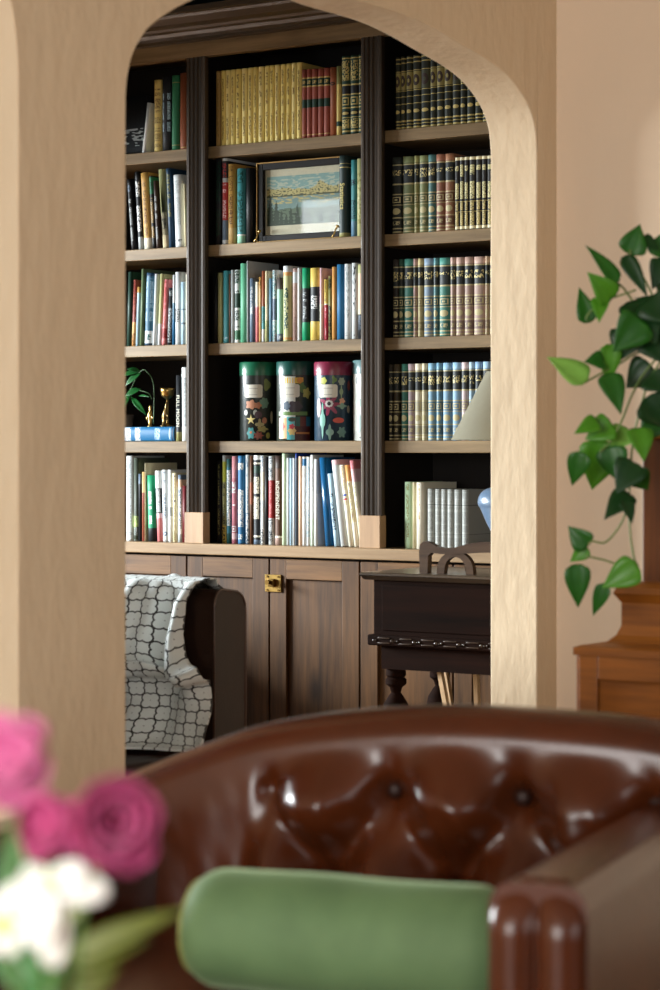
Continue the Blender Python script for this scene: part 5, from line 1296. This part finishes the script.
M_stem = plain((74, 112, 50), .5); M_gl = plain((70, 120, 66), .45, 0, .2); M_ol = plain((84, 92, 18), .5, 0, .2)
nfl = [0]
def flower(name, c, face, petals, M, label, cat, centre, stemmid):
    f = thing(name, c, label, cat, 'cut flowers in the vase')
    face = Vector(face).normalized(); nfl[0] += 1; so = Vector((math.cos(nfl[0] * 1.5) * .022, math.sin(nfl[0] * 1.5) * .022, 0))
    a = face.cross(Vector((0, 0, 1))).normalized(); b = a.cross(face).normalized()
    for k, (ang, L, w, curl, lift) in enumerate(petals):
        d = a * math.cos(ang) + b * math.sin(ang) + face * lift
        obj('petal', petal(c, d, L, w, curl, face), M, f, True)
    bm = bmesh.new(); lathe(bm, [(.0005, -.006), (.006, -.003), (.007, .002), (.004, .007), (.0005, .008)], c + face * .006, 12); obj('flower_centre', bm, centre, f, True)
    bm = bmesh.new(); tube(bm, catmull([c - face * .004, stemmid, vt + so + Vector((0, 0, .012)), vt + so * .6 - Vector((0, 0, .03))], 6), .0022, 8); obj('stem', bm, M_stem, f, True)
    return f
V3 = Vector
def ringp(n, L, w, curl, lift, off=0, jit=.2, seed=1):
    r = random.Random(seed); return [(off + 2 * PI * k / n + r.uniform(-jit, jit), L * r.uniform(.88, 1.08), w, curl, lift) for k in range(n)]
toC = VIEW
flower('pink_peony', P(112, 826, Zf), toC + V3((.3, 0, .35)), ringp(5, .035, .042, .25, .1, .3, seed=4) + ringp(6, .031, .036, .6, .35, .7, seed=5) + ringp(6, .026, .03, 1.1, .6, 0, seed=6) + ringp(4, .02, .024, 1.4, 1.0, .4, seed=16), M_mag, 'magenta flower head, largest, in front of the armchair back', 'flower', M_mag, P(80, 930, Zf))
flower('pink_peony', P(48, 826, Zf + .09), toC + V3((-.2, 0, .25)), ringp(5, .027, .028, .3, .1, .1, seed=7) + ringp(5, .022, .024, .7, .4, .5, seed=8), M_mag, 'smaller magenta flower head beside the largest one', 'flower', M_mag, P(50, 930, Zf + .06))
flower('pink_peony', P(14, 766, Zf - .11), toC + V3((-.3, 0, .4)), ringp(6, .033, .032, .2, .1, .2, seed=9) + ringp(6, .026, .026, .6, .35, .6, seed=10), M_pnk, 'light pink flower head highest in the bunch, against the pier', 'flower', M_pnk, P(14, 910, Zf - .07))
def ld(x0, y0, x1, y1):  # direction helper for the lily petals in the picture plane
    return P(x1, y1, Zf) - P(x0, y0, Zf)
lc_ = P(50, 884, Zf - .075)
fl = thing('white_lily', lc_, 'white long-petalled flower below the magenta blooms', 'flower', 'cut flowers in the vase')
for (tx, ty, w, lf) in [(52, 968, .024, .1), (108, 892, .022, .1), (-4, 900, .018, .3), (22, 868, .018, .5), (90, 862, .018, .5), (36, 950, .02, .5)]:
    d = P(tx, ty, Zf - .075) - lc_; L = d.length
    obj('petal', petal(lc_, d + VIEW * lf * L, L, w, -.12, VIEW, cup=.3), M_wht, fl, True)
bm = bmesh.new(); lathe(bm, [(.0005, -.006), (.005, -.003), (.006, .002), (.0005, .008)], lc_ + VIEW * .006, 12); obj('flower_centre', bm, plain((206, 214, 176), .6), fl, True)
bm = bmesh.new(); tube(bm, catmull([lc_ - VIEW * .004, P(44, 960, Zf - .04), vt + V3((0, 0, .012)), vt - V3((0, 0, .03))], 6), .0022, 8); obj('stem', bm, M_stem, fl, True)
flower('white_blossom', P(4, 928, Zf - .17), toC + V3((0, 0, .3)), ringp(6, .018, .014, .3, .2, seed=12), M_wht, 'small white blossom at the bunch edge, below the lily petals', 'flower', plain((214, 206, 120), .6), P(14, 975, Zf - .1))
lf = thing('leafy_sprig', vt, 'green leafy sprig filling the vase below the flowers', 'foliage sprig')
bm = bmesh.new()
for b, t_, w, mi in [((60, 985), (10, 925), .034, 0), ((50, 992), (28, 940), .03, 0), ((60, 1000), (-10, 960), .03, 0), ((40, 1000), (60, 950), .026, 0), ((20, 990), (0, 840), .018, 0), ((60, 960), (190, 908), .02, 1), ((60, 962), (150, 940), .026, 1), ((64, 930), (110, 848), .014, 1), ((30, 880), (8, 826), .02, 0), ((70, 1000), (120, 965), .024, 1)]:
    leaf_bm(bm, P(*b, Zf + .15), P(*t_, Zf + .16), w, (VIEW + V3((.1, 0, .5))).normalized(), .1, mi)
thick(bm, .0007); obj('leaves', bm, [M_gl, M_ol], lf, True)
bm = bmesh.new(); tube(bm, [vt - V3((0, 0, .03)), vt + V3((0, 0, .03)), P(58, 985, Zf + .11), P(60, 955, Zf + .15)], .0024, 8)
for x, y in ((40, 990), (30, 885), (64, 935)): tube(bm, [P(56, 985, Zf + .12), P(x, y, Zf + .15)], .0016, 6)
obj('stems', bm, M_stem, lf, True)

# ------------------------------------------------------------------ light
def area(name, loc, target, sx, sy, power, col, spread=180):
    l = bpy.data.lights.new(name, 'AREA'); l.shape = 'RECTANGLE'; l.size = sx; l.size_y = sy; l.energy = power; l.color = col; l.spread = math.radians(spread)
    o = bpy.data.objects.new(name, l); C.objects.link(o); o.location = loc
    o.rotation_euler = (Vector(target) - Vector(loc)).to_track_quat('-Z', 'Y').to_euler(); return o
for (a0, a1, z0, z1), pw_ in zip(LW, (300, 300)):
    yc = (a0 + a1) / 2
    area('library_daylight', (LX + .03, yc, (z0 + z1) / 2), (LX + 3, yc + 1.2, (z0 + z1) / 2 - 2.1), a1 - a0 - .08, z1 - z0 - .1, pw_, (.9, .97, 1.0), 105)
a0, a1, z0, z1 = SW[0]
area('library_side_light', ((a0 + a1) / 2, LF + .03, (z0 + z1) / 2), ((a0 + a1) / 2, LF + 3, (z0 + z1) / 2), a1 - a0 - .02, z1 - z0 - .02, 10, (.9, .97, 1.0))
a0, a1, z0, z1 = RW[0]
area('near_room_daylight', ((a0 + a1) / 2, -2.28, (z0 + z1) / 2), ((a0 + a1) / 2 - .2, 4, .9), a1 - a0 - .1, z1 - z0 - .1, 235, (1.0, .985, .955))
a0, a1, z0, z1 = FW[0]
area('far_side_fill', (2.58, (a0 + a1) / 2, (z0 + z1) / 2), (-2.9, (a0 + a1) / 2 + 1.6, .9), a1 - a0 - .1, z1 - z0 - .1, 34, (.99, .98, .95))  # fill from the added window, lifts the pier face
w = bpy.data.worlds.new('World'); bpy.context.scene.world = w; w.use_nodes = True
w.node_tree.nodes['Background'].inputs[0].default_value = (.7, .8, 1, 1); w.node_tree.nodes['Background'].inputs[1].default_value = .4

# ------------------------------------------------------------------ camera
cd = bpy.data.cameras.new('camera'); cam = bpy.data.objects.new('camera', cd); C.objects.link(cam)
cam.location = (0, 0, H); cam.rotation_euler = (PI / 2, 0, TH)
cd.sensor_fit = 'VERTICAL'; cd.sensor_height = 36; cd.lens = F / 990 * 36; cd.shift_y = -45 / 990
cd.clip_start = .05
cd.dof.use_dof = True; cd.dof.focus_distance = 7.25; cd.dof.aperture_fstop = 4.2
sc = bpy.context.scene; sc.camera = cam
sc.view_settings.view_transform = 'Standard'; sc.view_settings.look = 'None'; sc.view_settings.gamma = 1; sc.view_settings.use_curve_mapping = False
sc.view_settings.exposure = 0.0
sc.cycles.use_denoising = True; sc.cycles.max_bounces = 10; sc.cycles.diffuse_bounces = 5; sc.cycles.sample_clamp_indirect = 6
seen = {}
for o in C.objects:
    if o.get('label') and o.parent is None: seen.setdefault(o['label'], []).append(o.name)
for k, v in seen.items():
    if len(v) > 1: print('DUP LABEL', k, v)
    n = len(k.split())
    if n < 4 or n > 16: print('LABEL LENGTH', n, k)
